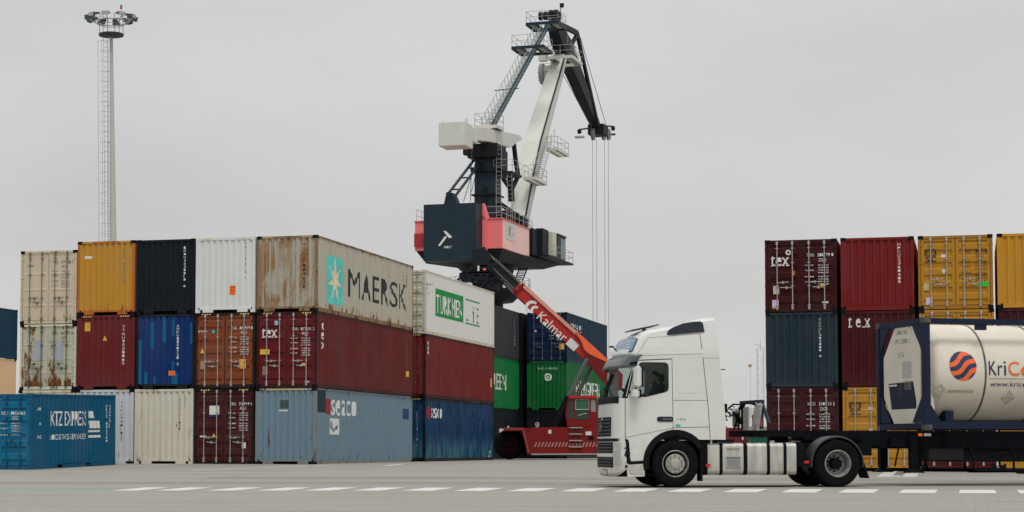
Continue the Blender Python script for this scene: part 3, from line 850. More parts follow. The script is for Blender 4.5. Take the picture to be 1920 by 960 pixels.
# MAERSK
si('mk', Marks().poly([(1.15+dx, dz) for dx, dz in ((0, -.72), (.08, -.64), (1.72, -.64), (1.80, -.72), (1.80, -2.42), (1.72, -2.50), (.08, -2.50), (0, -2.42))]), plain('pale_cyan_panel', kk(88, 190, 178), .6, var=.25, scale=2), 'logo_panel')
mk = Marks(); pts = []
for i in range(14):
    a = pi/2+pi*i/7; r_ = (.95 if i % 2 == 0 else .30)
    pts.append((2.06+r_*cos(a)*.92, -1.58+r_*sin(a)*.95))
for i in range(14): mk.poly([(2.06, -1.58), pts[i], pts[(i+1) % 14]])
o_, L_, H_ = CONT['mk']; cp_ = corr_pts(.12, L_-.12, .278, .026)
mk.build('star_logo', plain('cream_star', kk(205, 192, 165), .6, var=.3), o_, lambda u, v: (W/2-.007-corr_eval(cp_, u), u, H_+v), [a for a, _ in cp_])
mk = Marks()
u = 3.62
for ch, wch in (('M', 1.45), ('A', 1.12), ('E', .95), ('R', 1.0), ('S', 1.05), ('K', 1.05)):
    mk.text(ch, u, -2.05, wch, 1.10, .045); u += wch+.20
si('mk', mk, M['black_let'], 'lettering')
mk = Marks()
for a, b_ in (('MSKU', 10.7), ('45G1', 11.2)): mk.column(a, b_, -.5, .16, .55)
si('mk', mk, Bk, 'lettering')
# tex side, seaco sides
mk = Marks().column('tex', .55, -.35, .30, 1.10); si('tx', mk, Wt, 'logo')
mk = Marks().column('TGHU877631 2', 11.2, -.35, .12, 1.5).column('45G1', 11.55, -1.2, .12, .5); si('tx', mk, plain('tan_lettering', kk(150, 95, 60), .6), 'lettering')
si('tx', Marks().rect(11.2, -2.05, .38, .24), M['yellow_st'], 'sticker')
si('sc', Marks().rect(.22, -.92, .95, .84), plain('dark_teal_panel', kk(34, 58, 72), .6), 'logo_panel')
si('sc', Marks().rect(1.17, -.98, .55, .60), plain('red_panel', kk(165, 45, 50), .6), 'logo_panel')
si('sc', Marks().text('seaco', 1.74, -1.02, 3.0, .62, .05), Wt, 'logo')
si('sc', Marks().rect(1.55, -1.75, 1.1, .62), M['white_st'], 'sticker'); si('sc', Marks().poly([(1.6, -1.45), (1.95, -1.68), (2.55, -1.5), (2.5, -1.30), (2.1, -1.55), (1.75, -1.2)]), plain('blue_ink', kk(50, 100, 150), .6), 'logo')
si('sc', Marks().rect(10.9, -1.02, .85, .46), plain('dark_blue_sticker', kk(30, 70, 120), .6), 'sticker')
si('bs', Marks().ring(.62, -.66, 0, .30), plain('crimson_dot', kk(165, 25, 45), .6), 'logo')
si('bs', Marks().text('seaco', .98, -.90, 1.75, .46, .04), Wt, 'logo')
si('bs', Marks().text('45\nG1', 11.2, -2.75, .4, .35, .02), Wt, 'lettering')
# TURKMEN LINE
grn = plain('signal_green_paint', kk(16, 150, 75), .55)
si('tk', Marks().rect(1.55, -1.98, 4.75, 1.28), grn, 'logo_panel')
o_, L_, H_ = CONT['tk']
Marks().text('TURKMEN', 1.72, -1.83, 4.42, .86, .035, 1.06).build('lettering', plain('white_panel_letters', kk(206, 206, 200), .6), o_, lambda u, v: (W/2-.006-corr_eval(cp_, u), u, H_+v), [a for a, _ in cp_])
si('tk', Marks().rect(6.75, -.84, 2.6, .07).rect(6.75, -2.0, 2.6, .07).text('.', 6.85, -1.86, .4, .12, .02).text('Y E', 7.9, -1.88, 1.25, .80, .03), grn, 'lettering')
si('rd', Marks().text('rd', .45, -.92, .0001, .0001).column('cai', .35, -.30, .28, .62), Wt, 'logo')
si('rd', Marks().column('TRHU52', 11.3, -.4, .14, .9), plain('tan_lettering2', kk(150, 95, 60), .6), 'lettering'); si('rd', Marks().rect(11.5, -2.05, .28, .45), M['yellow_st'], 'sticker')
# far bays
si('gr', Marks().column('TRHU5284', 11.0, -.35, .30, 1.7), plain('dull_white_letters', kk(130, 130, 130), .6), 'lettering')
si('eg', Marks().text('EVERGREEN', 2.2, -1.85, 6.9, .92, .03), Wt, 'lettering')
si('ev', Marks().text('EVERGREEN', 2.6, -2.0, 7.2, .95, .03), Wt, 'lettering')
fr('ev', Marks().text('EMCU 1495528', .70, -.50, 1.15, .11, .01, 1.2), Wt, 'lettering')
fr('ev', Marks().ring(1.28, -.95, .13, .23).ring(1.28, -.95, 0, .08), Wt, 'logo')
fr('cn', Marks().ring(.62, -.85, .09, .13).rect(.60, -.98, .045, .18).rect(.53, -1.02, .18, .03), Wt, 'logo')
fr('cn', Marks().ring(1.05, -.85, 0, .06), M['grey_let'], 'logo')
si('nv', Marks().text('CP SHIPS', 1.0, -1.0, 3.2, .42, .03), Wt, 'lettering'); si('nv', Marks().text('ooCL', 4.3, -2.25, 3.6, .45, .03), plain('dull_white2', kk(150, 155, 155), .6), 'lettering')
stick('nv', 1.94, -2.22, .32, .36, M['yellow_st']); fr('nv', Marks().ring(.52, -1.1, 0, .06), Wt, 'sticker')
si('dk', Marks().column('中铁', 7.6, -1.0, .9, 1.2).column('集装', 9.4, -.9, .7, 1.0), Wt, 'lettering')
# KTZ EXPRESS
mk = Marks().text('KTZ EXPRESS', 1.38, -1.12, 2.5, .52, .018).text('LOGISTICS SERVICES', 1.30, -1.60, 2.55, .19, .0)
mk.poly([(4.0, -.60), (4.35, -.60), (4.5, -.85), (4.02, -.85)]).poly([(4.0, -.95), (4.82, -.95), (4.88, -1.22), (4.12, -1.22)]).rect(4.0, -1.36, .86, .07).rect(4.0, -1.56, .92, .09)
si('kz', mk, Wt, 'logo')
mk = Marks().column('KIZU 005560', 5.35, -.35, .09, 1.4).column('22G1', 5.6, -.35, .08, .9).text('AR', .42, -.58, .28, .10).text('15', .5, -1.08, .2, .08).text('EAC', .45, -1.55, .28, .12)
si('kz', mk, Wt, 'lettering')
# ------------------------------------------------------------------ truck
TY = R(188)
near0 = at(1267, 842, 40.3); near0.z = 0
t_lat = Vector((-sin(R(8)), cos(R(8)), 0)); t_head = Vector((-cos(R(8)), -sin(R(8)), 0))
TO = near0 + t_lat*1.245
truck = empty('truck', TO, TY, 'white tractor unit with high roof, dark sun visor and aluminium tanks pulling the tank trailer', 'truck')
mW = plain('white_truck_paint', (.67, .67, .63, 1), .32, var=.05, scale=1.2, coat=.35)
_t = mW.node_tree; _b = _t.nodes['Principled BSDF']; _l = _b.inputs['Base Color'].links[0].from_socket     # road film thrown up low on the cab
_tcd = N(_t, 'ShaderNodeTexCoord'); _s = N(_t, 'ShaderNodeSeparateXYZ'); _t.links.new(_tcd.outputs['Object'], _s.inputs[0])
_r = N(_t, 'ShaderNodeMapRange'); _r.inputs[1].default_value = .2; _r.inputs[2].default_value = 1.5; _r.inputs[3].default_value = .75; _r.inputs[4].default_value = .04; _t.links.new(_s.outputs[2], _r.inputs[0])
_n = N(_t, 'ShaderNodeTexNoise'); _n.inputs['Scale'].default_value = 3.2; _n.inputs['Detail'].default_value = 7; _n.inputs['Roughness'].default_value = .7; _t.links.new(_tcd.outputs['Object'], _n.inputs[0])
_q = N(_t, 'ShaderNodeMapRange'); _q.inputs[1].default_value = .38; _q.inputs[2].default_value = .68; _t.links.new(_n.outputs[0], _q.inputs[0])
_m = N(_t, 'ShaderNodeMath', operation='MULTIPLY'); _t.links.new(_r.outputs[0], _m.inputs[0]); _t.links.new(_q.outputs[0], _m.inputs[1])
_x = N(_t, 'ShaderNodeMix', data_type='RGBA'); _t.links.new(_m.outputs[0], _x.inputs[0]); _t.links.new(_l, _x.inputs[6]); _x.inputs[7].default_value = (.30, .275, .225, 1); _t.links.new(_x.outputs[2], _b.inputs['Base Color'])
mW2 = plain('white_plastic', (.64, .64, .61, 1), .45, var=.06)
mB = M['black']
mSeam = plain('panel_gap', (.05, .05, .048, 1), .8)
mDirt = plain('dirty_white_plastic', (.50, .49, .44, 1), .55, var=.2, scale=4)
gl, gt, gb = nmat('tinted_glass')
gb.inputs['Base Color'].default_value = (.02, .03, .03, 1); gb.inputs['Roughness'].default_value = .06
tr = N(gt, 'ShaderNodeBsdfTransparent'); tr.inputs[0].default_value = (.82, .88, .86, 1)
msn = N(gt, 'ShaderNodeMixShader'); msn.inputs[0].default_value = .10
gt.links.new(tr.outputs[0], msn.inputs[1]); gt.links.new(gb.outputs[0], msn.inputs[2])
gt.links.new(msn.outputs[0], gt.nodes['Material Output'].inputs[0])
M['glass'] = gl
prof = [(x-(.05 if z < 2.8 else .02), z) for x, z in ((1.33,.23),(1.40,.30),(1.425,.45),(1.43,.75),(1.43,1.02),(1.42,1.5),(1.40,1.98),(1.375,2.04),(1.30,2.3),(1.21,2.54),(1.165,2.66),(1.15,2.72),(1.10,2.85),(1.06,2.97),(1.0,3.10),(.94,3.25),(.86,3.36),(.74,3.45),(.58,3.51),(.3,3.55),(0,3.585),(-.25,3.64),(-.45,3.72),(-.62,3.765),(-.80,3.785),(-.91,3.785))]
def pnorm(i):
    a = Vector(prof[max(0, i-1)]); b_ = Vector(prof[min(len(prof)-1, i+1)]); d = (b_-a).normalized()
    return Vector((d.y, -d.x))          # outward
def prof_at(z):
    """front of the cab (below the roof) at height z: x, outward normal"""
    for i in range(len(prof)-1):
        if prof[i][1] <= z <= prof[i+1][1]:
            k = (z-prof[i][1])/(prof[i+1][1]-prof[i][1] or 1)
            return prof[i][0]+k*(prof[i+1][0]-prof[i][0]), (pnorm(i)*(1-k)+pnorm(i+1)*k).normalized()
    return prof[-1][0], Vector((0, 1))
def wz(z):
    return 1.245 - .13*max(0, (z-2.95)/.85)**1.3 if z > 2.95 else 1.245
def inset(y, z, roof):
    k = abs(y)/wz(z)
    dmax = .085 if roof else .26
    e_ = 7 if roof else 4.2
    k = min(k, 1)
    return dmax*(1-(1-k**e_)**(1/2.2)) if k < 1 else dmax
def roofness(z): return smooth((z-3.2)/.35)
def ins(y, z):
    r_ = roofness(z); return inset(y, z, False)*(1-r_)+inset(y, z, True)*r_
def front_pt(z, y, off=0.):
    x, n = prof_at(z); d = ins(y, z)-off
    return (x-n.x*d, y, z-n.y*d)
ysn = [-1, -.985, -.96, -.92, -.87, -.8, -.7, -.5, -.25, 0, .25, .5, .7, .8, .87, .92, .96, .985, 1]
def shell(i0, i1, skip=None):
    mb = MB()
    for i in range(i0, i1):
        for j in range(len(ysn)-1):
            if skip and skip(i, j): continue
            q = []
            for ii, jj in ((i, j), (i, j+1), (i+1, j+1), (i+1, j)):
                x, z = prof[ii]; n = pnorm(ii); y = ysn[jj]*wz(z); d = ins(y, z)
                q.append((x-n.x*d, y, z-n.y*d))
            mb.add(q, [(0, 1, 2, 3)])
    return mb
def weld(mb, name, smooth_a=.6):
    me = mb.mesh(name); bm = bmesh.new(); bm.from_mesh(me)
    bmesh.ops.remove_doubles(bm, verts=bm.verts, dist=.0008); bmesh.ops.recalc_face_normals(bm, faces=bm.faces)
    for f in bm.faces: f.smooth = True
    for e_ in bm.edges:
        if len(e_.link_faces) == 2 and e_.calc_face_angle(0) > smooth_a: e_.smooth = False
    bm.to_mesh(me); bm.free(); return me
iWB, iWT, iBP = 6, 10, 4
obj('bumper', weld(shell(0, 4), 'bumper'), mW, truck)
obj('front_panel', weld(shell(4, iWB), 'front_panel'), mW, truck)
obj('windscreen', weld(shell(iWB, iWT, lambda i, j: j < 2 or j > len(ysn)-4), 'windscreen'), gl, truck)
cabm = shell(iWT, len(prof)-1)
cabm2 = shell(iWB, iWT, lambda i, j: not (j < 2 or j > len(ysn)-4))
obj('roof', weld(cabm, 'roof'), mW, truck)
obj('pillar', weld(cabm2, 'pillar'), mB, truck)
def pxz(px, py): return ((1267-px)/85.0, (914.5-py)/85.0)
def side_outline():
    pts = []
    for i in range(0, len(prof)):
        x, z = prof[i]; n = pnorm(i); d = ins(wz(z), z); pts.append((x-n.x*d, z-n.y*d))
    return pts
so = side_outline()
cz = lambda a: (.0+.70*cos(a), .54+.70*sin(a))
rear = [(-.915, 3.70), (-.955, 3.35), (-1.02, 2.7), (-1.10, 1.9), (-1.13, 1.5), (-1.13, 1.055)]
arch = [cz(R(a)) for a in (132, 120, 105, 90, 75, 60, 45, 30, 15, 0)]
low = [(.70, .30), (.70, .25), (1.08, .235)]
outline = so + rear + [(-.60, 1.055)] + arch + low
def curve_plate(outer, holes, ths, name):
    """2D outline with holes -> filled plate in (x, z), thickness ths (towards -y on the near side)"""
    cu = bpy.data.curves.new('c', 'CURVE'); cu.dimensions = '2D'; cu.fill_mode = 'BOTH'; cu.extrude = ths/2
    for lp in [outer]+holes:
        sp = cu.splines.new('POLY'); sp.points.add(len(lp)-1)
        for p_, q in zip(sp.points, lp): p_.co = (q[0], q[1], 0, 1)
        sp.use_cyclic_u = True
    o = bpy.data.objects.new('c', cu); COL.objects.link(o)
    dg = bpy.context.evaluated_depsgraph_get(); me = bpy.data.meshes.new_from_object(o.evaluated_get(dg)); me.name = name
    bpy.data.objects.remove(o); bpy.data.curves.remove(cu)
    return me
def rr(x0, x1, z0, z1, r=.06, n=4):
    pts = []
    for cx_, cz_, a0 in ((x1-r, z1-r, 0), (x0+r, z1-r, 90), (x0+r, z0+r, 180), (x1-r, z0+r, 270)):
        for i in range(n+1):
            a = R(a0+90*i/n); pts.append((cx_+r*cos(a), cz_+r*sin(a)))
    return pts
win = [(.80, 2.70), (.79, 2.10), (.76, 2.02), (.66, 2.015), (.24, 2.115), (.18, 2.15), (.165, 2.21), (.165, 2.64), (.18, 2.70), (.24, 2.735), (.74, 2.735)]
def to_side(me, s_, off=0., yb=None):
    """map plate (x, z, t) on the cab side s_ (+1 near)"""
    bm = bmesh.new(); bm.from_mesh(me)
    for z in (2.95, 3.1, 3.25, 3.4, 3.55, 3.7):
        bmesh.ops.bisect_plane(bm, geom=bm.verts[:]+bm.edges[:]+bm.faces[:], dist=1e-5, plane_co=(0, z, 0), plane_no=(0, 1, 0))
    for v in bm.verts:
        x, z, t_ = v.co; v.co = (x, s_*((wz(z) if yb is None else yb)+t_+off), z)
    bmesh.ops.recalc_face_normals(bm, faces=bm.faces)
    bm.to_mesh(me); bm.free(); return me
zcut = lambda pts, k: pts
for s_ in (1, -1):
    sidep = [p for p in outline]
    obj('side_panel', to_side(curve_plate(sidep, [win], .03, 'side_panel'), s_, -.015), mW, truck)
    obj('side_window', to_side(curve_plate(win, [], .008, 'side_window'), s_, -.012), gl, truck)
    # rubber round the window
    k_ = [((x-.48)*1.045+.48, (z-2.39)*1.06+2.39) for x, z in win]
    obj('window_seal', to_side(curve_plate(k_, [win], .006, 'window_seal'), s_, .003), mB, truck)
    # black wheel arch liner
    ar_o = [(.735*cos(R(a))*1.0, .54+.735*sin(R(a))) for a in range(-12, 151, 6)]
    ar_i = [(.60*cos(R(a)), .54+.60*sin(R(a))) for a in range(150, -13, -6)]
    obj('wheel_arch', to_side(curve_plate(ar_o+ar_i, [], .05, 'wheel_arch'), s_, -.012), mB, truck)
    # dark joints under the door, round the step box
    dk = [(1.14, 1.075), (1.07, 1.06), (1.045, .98), (1.02, .62), (1.0, .58), (.70, .60), (.70, .53), (1.05, .51), (1.10, .55), (1.12, .98)]
    obj('step_gap', to_side(curve_plate(dk, [], .012, 'step_gap'), s_, .001), mB, truck)
    obj('step', to_side(curve_plate([(1.05, .50), (.74, .52), (.72, .30), (1.05, .32)], [], .012, 'step'), s_, .004), mDirt, truck)
    # seams
    mb = MB()
    def seam(a, b_, w_=.012, s_=s_):
        a = Vector(a); b_ = Vector(b_); d = (b_-a).normalized(); n = Vector((-d.y, d.x))*w_/2
        m_ = 6
        for i in range(m_):
            p_, q = a+(b_-a)*i/m_, a+(b_-a)*(i+1)/m_
            mb.add([(v.x, s_*(wz(v.y)+.0022), v.y) for v in (p_-n, p_+n, q+n, q-n)], [(0, 1, 2, 3)])
    seam((1.13, 1.08), (1.13, 1.96)); seam((.055, 1.31), (.075, 2.835)); seam((.055, 1.31), (1.13, 1.10), .008)
    seam((.075, 2.835), (.82, 2.80), .02)
    seam((-.78, 1.06), (-.745, 1.7), .014); seam((-.745, 1.7), (-.57, 3.40), .014)
    seam((.05, 1.92), (-.73, 1.92), .008); seam((.05, 1.32), (-.77, 1.335), .012); seam((.05, 1.31), (.12, 1.22), .008)
    seam((-.62, 2.86), (-1.0, 2.86), .006)
    seam((.80, 2.90), (-.60, 2.955), .006); seam((.60, 3.30), (-.55, 3.40), .006); seam((.86, 2.93), (.60, 3.30), .006)
    obj('panel_seam', mb.mesh('panel_seam'), mSeam, truck)
    obj('side_pressing', to_side(curve_plate(rr(-.57, -.04, 2.08, 2.74, .09), [], .006, 'side_pressing'), s_, .001), mW, truck)
    # roof side air inlet
    fin = [pxz(*p) for p in ((1252, 625), (1256, 619), (1266, 613), (1284, 606), (1305, 602.5), (1318, 602), (1322.5, 606), (1324.5, 622), (1300, 624), (1262, 628), (1254, 628))]
    obj('roof_inlet', to_side(curve_plate(fin, [], .05, 'roof_inlet'), s_, .0), plain('dark_blue_black_plastic', (.016, .022, .03, 1), .4), truck)
    # door handle
    hd = obj('door_handle', to_side(curve_plate(rr(.055, .42, 1.45, 1.56, .05), [], .02, 'door_handle'), s_, .008), plain('navy_black_plastic', (.015, .02, .04, 1), .35), truck)
    mb = MB(); mb.box(.09, .30, s_*1.266 if s_ > 0 else -1.276, s_*1.276 if s_ > 0 else -1.266, 1.485, 1.525)
    mb.build('grip', plain('grey_grip', (.10, .11, .15, 1), .4), hd)
    # mirrors
    mb = MB(); mb.bar((1.02, s_*1.22, 2.72), (.92, s_*1.50, 2.74), .05, .05); mb.bar((1.05, s_*1.22, 2.10), (.93, s_*1.50, 2.08), .05, .05); mb.bar((.925, s_*1.47, 2.75), (.935, s_*1.47, 1.98), .03, .05)
    ma = mb.build('mirror_arm', mB, truck, bevel=.008)
    for z0, z1, xc in ((2.20, 2.66, .90), (1.96, 2.15, .95)):
        mb = MB(); mb.box(xc-.08, xc+.08, s_*1.46-.13, s_*1.46+.13, z0, z1)
        mr_ = mb.build('mirror', mW2, truck, bevel=.035, smooth=.8)
        mb = MB(); mb.box(xc-.115, xc-.078, s_*1.46-.12, s_*1.46+.12, z0+.01, z1-.01); mb.build('mirror_glass', mB, mr_)
    # curved quarter trim behind the windscreen
    mb = MB()
    for k_ in (0, .055): mb.bar((1.105-k_, s_*1.2475, 2.0), (.945-k_, s_*1.2475, 2.70), .008, .016, up=(1, 0, 0))
    mb.build('pillar_trim', mW2, truck)
    # headlamp
    mb = MB(); rows = []
    for z in [.50+.07*i for i in range(8)]:
        rows.append([front_pt(z, s_*y, .006) for y in (1.0, 1.06, 1.11, 1.15, 1.185, 1.21)])
    mb.grid(rows); hl = mb.build('headlight', plain('lamp_lens', (.42, .44, .42, 1), .12), truck, smooth=1)
    mb = MB()
    for z0 in (.56, .78): 
        mb.grid([[front_pt(z, s_*y, .012) for y in (1.04, 1.1, 1.15)] for z in (z0, z0+.12)])
    mb.build('reflector', plain('lamp_chrome', (.6, .6, .58, 1), .15, .8), hl, smooth=1)
mb = MB(); mb.prism([(-.80, -1.18, .95), (-.80, 1.18, .95), (-.80, 1.18, 3.3), (-.80, -1.18, 3.3)], (-.04, 0, 0)); mb.build('rear_wall', mW, truck)
mb = MB(); mb.box(-.80, 1.16, -1.2, 1.2, 1.06, 1.14); mb.box(.0, .05, -1.2, 1.2, 1.1, 2.0); mb.build('cab_floor', mB, truck)
# front details laid on the shell
def patch(z0, z1, y0, y1, off, nz_=6, ny=10):
    mb = MB()
    mb.grid([[front_pt(z0+(z1-z0)*i/nz_, y0+(y1-y0)*j/ny, off) for j in range(ny+1)] for i in range(nz_+1)])
    return mb
patch(1.015, 1.085, -1.18, 1.18, .004, 2, 24).build('bumper_gap', mB, truck, smooth=1)
g = patch(1.13, 1.56, -.78, .78, .006).build('grille', mB, truck, smooth=1)
mb = MB()
for z in (1.17, 1.25, 1.33, 1.41, 1.49): mb.v, mb.f = mb.v, mb.f; p_ = patch(z, z+.028, -.75, .75, .016, 1, 10); mb.add(p_.v, p_.f)
mb.build('grille_bar', plain('grille_bars', (.05, .055, .06, 1), .4), g)
mb = MB(); mb.bar((1.46, -.20, 1.17), (1.455, .24, 1.52), .03, .02); mb.lathe([(0, .10), (.02, .10), (.02, .075), (0, .075)], 'x', 20, (1.445, .02, 1.345)); mb.build('badge', plain('badge_chrome', (.35, .36, .36, 1), .25, .8), g)
for z0, z1 in ((.76, 1.0), (.44, .67)):
    g = patch(z0, z1, -.86, .93, .006).build('lower_grille', mB, truck, smooth=1)
    mb = MB()
    for k_ in range(3): p_ = patch(z0+.04+k_*.07, z0+.06+k_*.07, -.82, .90, .015, 1, 10); mb.add(p_.v, p_.f)
    mb.build('grille_bar', plain('grille_bars', (.05, .055, .06, 1), .4), g)
patch(.68, .745, -.86, .95, .012, 2).build('bumper_strip', mW2, truck, smooth=1)
g = patch(.27, .39, -.20, .34, .008, 2, 4).build('number_plate', mB, truck); patch(.283, .377, -.185, .325, .014, 2, 4).build('plate_face', plain('plate_white', (.6, .6, .58, 1), .5), g)
patch(1.86, 2.02, -1.14, 1.14, .010, 4, 20).build('scuttle', mB, truck, smooth=1)
mb = MB()
for y in (-.5, .2, .8): mb.bar(front_pt(2.03, y, .03), front_pt(2.22, y-.55, .03), .02, .02)
mb.build('wiper', mB, truck)
# sun visor
rows = []
for i in range(7):
    k_ = i/6; z = 2.68+.27*k_; off = .13*(1-k_)**.6+.03
    row = []
    for j in range(33):
        y = (-1+2*j/32)*1.19
        x_, n_ = prof_at(z); d_ = inset(y, z, False)*.75
        row.append((x_+off*.9-d_-(.0), y*1.04, z-.02*abs(y)))
    for s_ in (1, -1):
        ext = [(row[-1 if s_ > 0 else 0][0]-.06*t_-.02, s_*(1.262), row[0][2]+.0) for t_ in (1, 2.2, 3.6)]
        row = row+ext if s_ > 0 else ext[::-1]+row
    rows.append(row)
vm = MB(); vm.grid(rows)
vme = vm.mesh('sun_visor', 1.0)
vo = obj('sun_visor', vme, plain('smoked_visor', (.10, .115, .12, 1), .25), truck)
sm_ = vo.modifiers.new('s', 'SOLIDIFY'); sm_.thickness = .02
g = patch(2.935, 3.035, -1.08, 1.12, .10, 2, 16).build('visor_top', mW2, truck, smooth=1)
# roof light box
g = patch(3.02, 3.33, -1.03, 1.10, .012, 6, 16).build('roof_sign', plain('sign_frame', (.05, .06, .08, 1), .3), truck, smooth=1)
patch(3.04, 3.31, -1.00, 1.075, .018, 6, 16).build('sign_face', plain('blue_sign_glass', (.17, .26, .38, 1), .15, var=.3, scale=2), g, smooth=1)
mb = MB()
for i in range(3): p_ = patch(3.10+i*.06, 3.125+i*.06, .62, .95-.06*i, .021, 1, 4); mb.add(p_.v, p_.f)
mb.build('sign_print', plain('pale_blue_print', (.5, .6, .7, 1), .4), g)
# roof hatch and lamps
mb = MB(); mb.bar((.88, .45, 3.49), (.28, .45, 3.615), .9, .025, up=(0, 0, 1)); mb.build('roof_hatch', plain('hatch_grey', (.07, .08, .085, 1), .4), truck, bevel=.006)
mb = MB(); mb.lathe([(0, .05), (.05, .05), (.08, .03), (.08, .0)], 'z', 12, (.62, .9, 3.44)); mb.build('roof_lamp', mB, truck, smooth=.6)
mb = MB(); mb.tube((1.28, 1.1, 3.0), (1.40, 1.18, 3.10), .012, 6); mb.box(1.38, 1.46, 1.10, 1.26, 3.08, 3.11); mb.build('kerb_mirror', mB, truck)
mb = MB(); mb.box(-1.14, -1.02, 1.18, 1.22, 2.60, 2.62); mb.build('wing_bracket', mB, truck)
for k_, (s0, u_, z_, w_, h_, mm) in enumerate((('480', .0, 1.475, .21, .055, M['galv']),)):
    Marks().text(s0, 0, 0, w_, h_, .02, 1.2).build('lettering', mm, truck, lambda u, v: (-.02-u, 1.2485, z_+v))
Marks().rect(0, 0, .11, .05).build('sticker', plain('teal_sticker', (.03, .42, .33, 1), .5), truck, lambda u, v: (.0-u, 1.2485, 1.34+v))
Marks().poly([(0, .05), (.04, .16), (.10, .22), (.07, .11), (.14, .12), (.12, -.05), (.05, -.14), (.06, .0)]).build('sticker', M['black_let'], truck, lambda u, v: (1.16-u, 1.2485, .66+v))
Marks().ring(0, 0, 0, .035, 12).rect(-.04, .38, .03, .035).rect(.0, .38, .03, .035).build('sticker', M['black_let'], truck, lambda u, v: (1.11-u, 1.2487, .47+v))
# interior
mb = MB(); mb.box(.98, 1.14, -1.12, 1.12, 1.14, 1.93); mb.box(.94, 1.12, .25, 1.0, 1.75, 1.97); mb.build('dashboard', mB, truck, bevel=.04)
for y in (.62, -.62):
    mb = MB(); mb.box(.02, .58, y-.26, y+.26, 1.50, 1.64); mb.bar((.06, y, 1.6), (-.08, y, 2.35), .50, .14, up=(1, 0, 0)); mb.bar((-.09, y, 2.38), (-.11, y, 2.58), .28, .10, up=(1, 0, 0)); mb.box(.1, .5, y-.2, y+.2, 1.1, 1.5)
    mb.build('seat', plain('seat_fabric', (.02, .022, .03, 1), .9), truck, bevel=.03)
mb = MB()
cw = Vector((.90, .62, 2.07)); ax = Vector((-.55, 0, .83)).normalized(); u1 = Vector((0, 1, 0)); u2 = ax.cross(u1)
rim = [cw+(u1*cos(2*pi*i/24)+u2*sin(2*pi*i/24))*.22 for i in range(25)]
mb.path(rim, .014, 6); mb.tube(cw-ax*.04, (1.08, .62, 1.80), .03); mb.tube(rim[0], cw-ax*.03, .012); mb.tube(rim[12], cw-ax*.03, .012); mb.tube(rim[18], cw-ax*.03, .012)
mb.build('steering_wheel', mB, truck, smooth=.8)

# wheels -----------------------------------------------------------
def tyre_mesh(w_, r_):
    mb = MB()
    pr = [(-w_/2+.02, .30), (-w_/2-.0, .36), (-w_/2-.012, .43), (-w_/2+.0, .49), (-w_/2+.03, r_-.008), (-w_/2+.05, r_), (-.075, r_), (-.07, r_-.012), (-.062, r_-.012), (-.057, r_), (.057, r_), (.062, r_-.012), (.07, r_-.012), (.075, r_), (w_/2-.05, r_), (w_/2-.03, r_-.008), (w_/2, .49), (w_/2+.012, .43), (w_/2, .36), (w_/2-.02, .30)]
    mb.lathe(pr, 'y', 56); return mb.mesh('tyre', .5)
def ring_bolts(mb, y0, y1, rad, n, r_, c_=(0, 0, 0)):
    for i in range(n):
        a = 2*pi*(i+.5)/n; mb.tube((c_[0]+rad*cos(a), y0, c_[2]+rad*sin(a)), (c_[0]+rad*cos(a), y1, c_[2]+rad*sin(a)), r_, 8)
ty_front, ty_rear = tyre_mesh(.30, .525), tyre_mesh(.29, .525)
mRim = plain('dirty_wheel_steel', (.34, .335, .31, 1), .45, .4, var=.35, scale=14)
def front_wheel(x, s_):
    w_ = obj('wheel', MB().lathe([(-.14, .30), (-.145, .288), (-.10, .275), (-.05, .262), (.10, .268), (.145, .288), (.14, .30)], 'y', 40).mesh('rim', .6), mRim, truck)
    w_.location = (x, s_*1.085, .525)
    if s_ < 0: w_.rotation_euler = (0, 0, pi)
    obj('tyre', ty_front, M['rubber'], w_)
    mb = MB(); mb.lathe([(-.02, .262), (-.02, .0)], 'y', 32); mb.build('brake_disc', M['black'], w_)
    mb = MB(); mb.lathe([(.02, .215), (.075, .218), (.115, .215), (.125, .205), (.125, .12), (.15, .115), (.155, .09), (.155, 0)], 'y', 32)
    obj('hub', mb.mesh('hub', .5), plain('hub_plate', (.42, .40, .35, 1), .45, .35, var=.25, scale=10), w_)
    mb = MB(); ring_bolts(mb, .12, .155, .165, 10, .017); obj('wheel_nut', mb.mesh('wheel_nut', .6), plain('bright_nut', (.6, .6, .57, 1), .3, .5), w_)
    mb = MB(); ring_bolts(mb, .118, .128, .165, 10, .028); obj('nut_seat', mb.mesh('nut_seat'), M['black'], w_)
    return w_
def rear_wheel(x, s_):
    w_ = obj('wheel', MB().lathe([(.145, .305), (.15, .290), (.125, .280), (.10, .262), (-.02, .250), (-.13, .235), (-.14, .20), (-.14, .0)], 'y', 40).mesh('rim', .6), mRim, truck)
    w_.location = (x, s_*1.085, .525)
    if s_ < 0: w_.rotation_euler = (0, 0, pi)
    obj('tyre', ty_rear, M['rubber'], w_)
    t2 = obj('tyre', ty_rear, M['rubber'], w_); t2.location = (0, -.33, 0)
    mb = MB(); mb.lathe([(-.14, .13), (.02, .125), (.05, .11), (.06, .0)], 'y', 24); obj('hub', mb.mesh('hub', .6), M['dark_steel'], w_)
    mb = MB(); ring_bolts(mb, -.14, -.09, .165, 10, .019); obj('wheel_nut', mb.mesh('wheel_nut', .6), M['dark_steel'], w_)
for s_ in (1, -1): front_wheel(0, s_); rear_wheel(-3.70, s_)
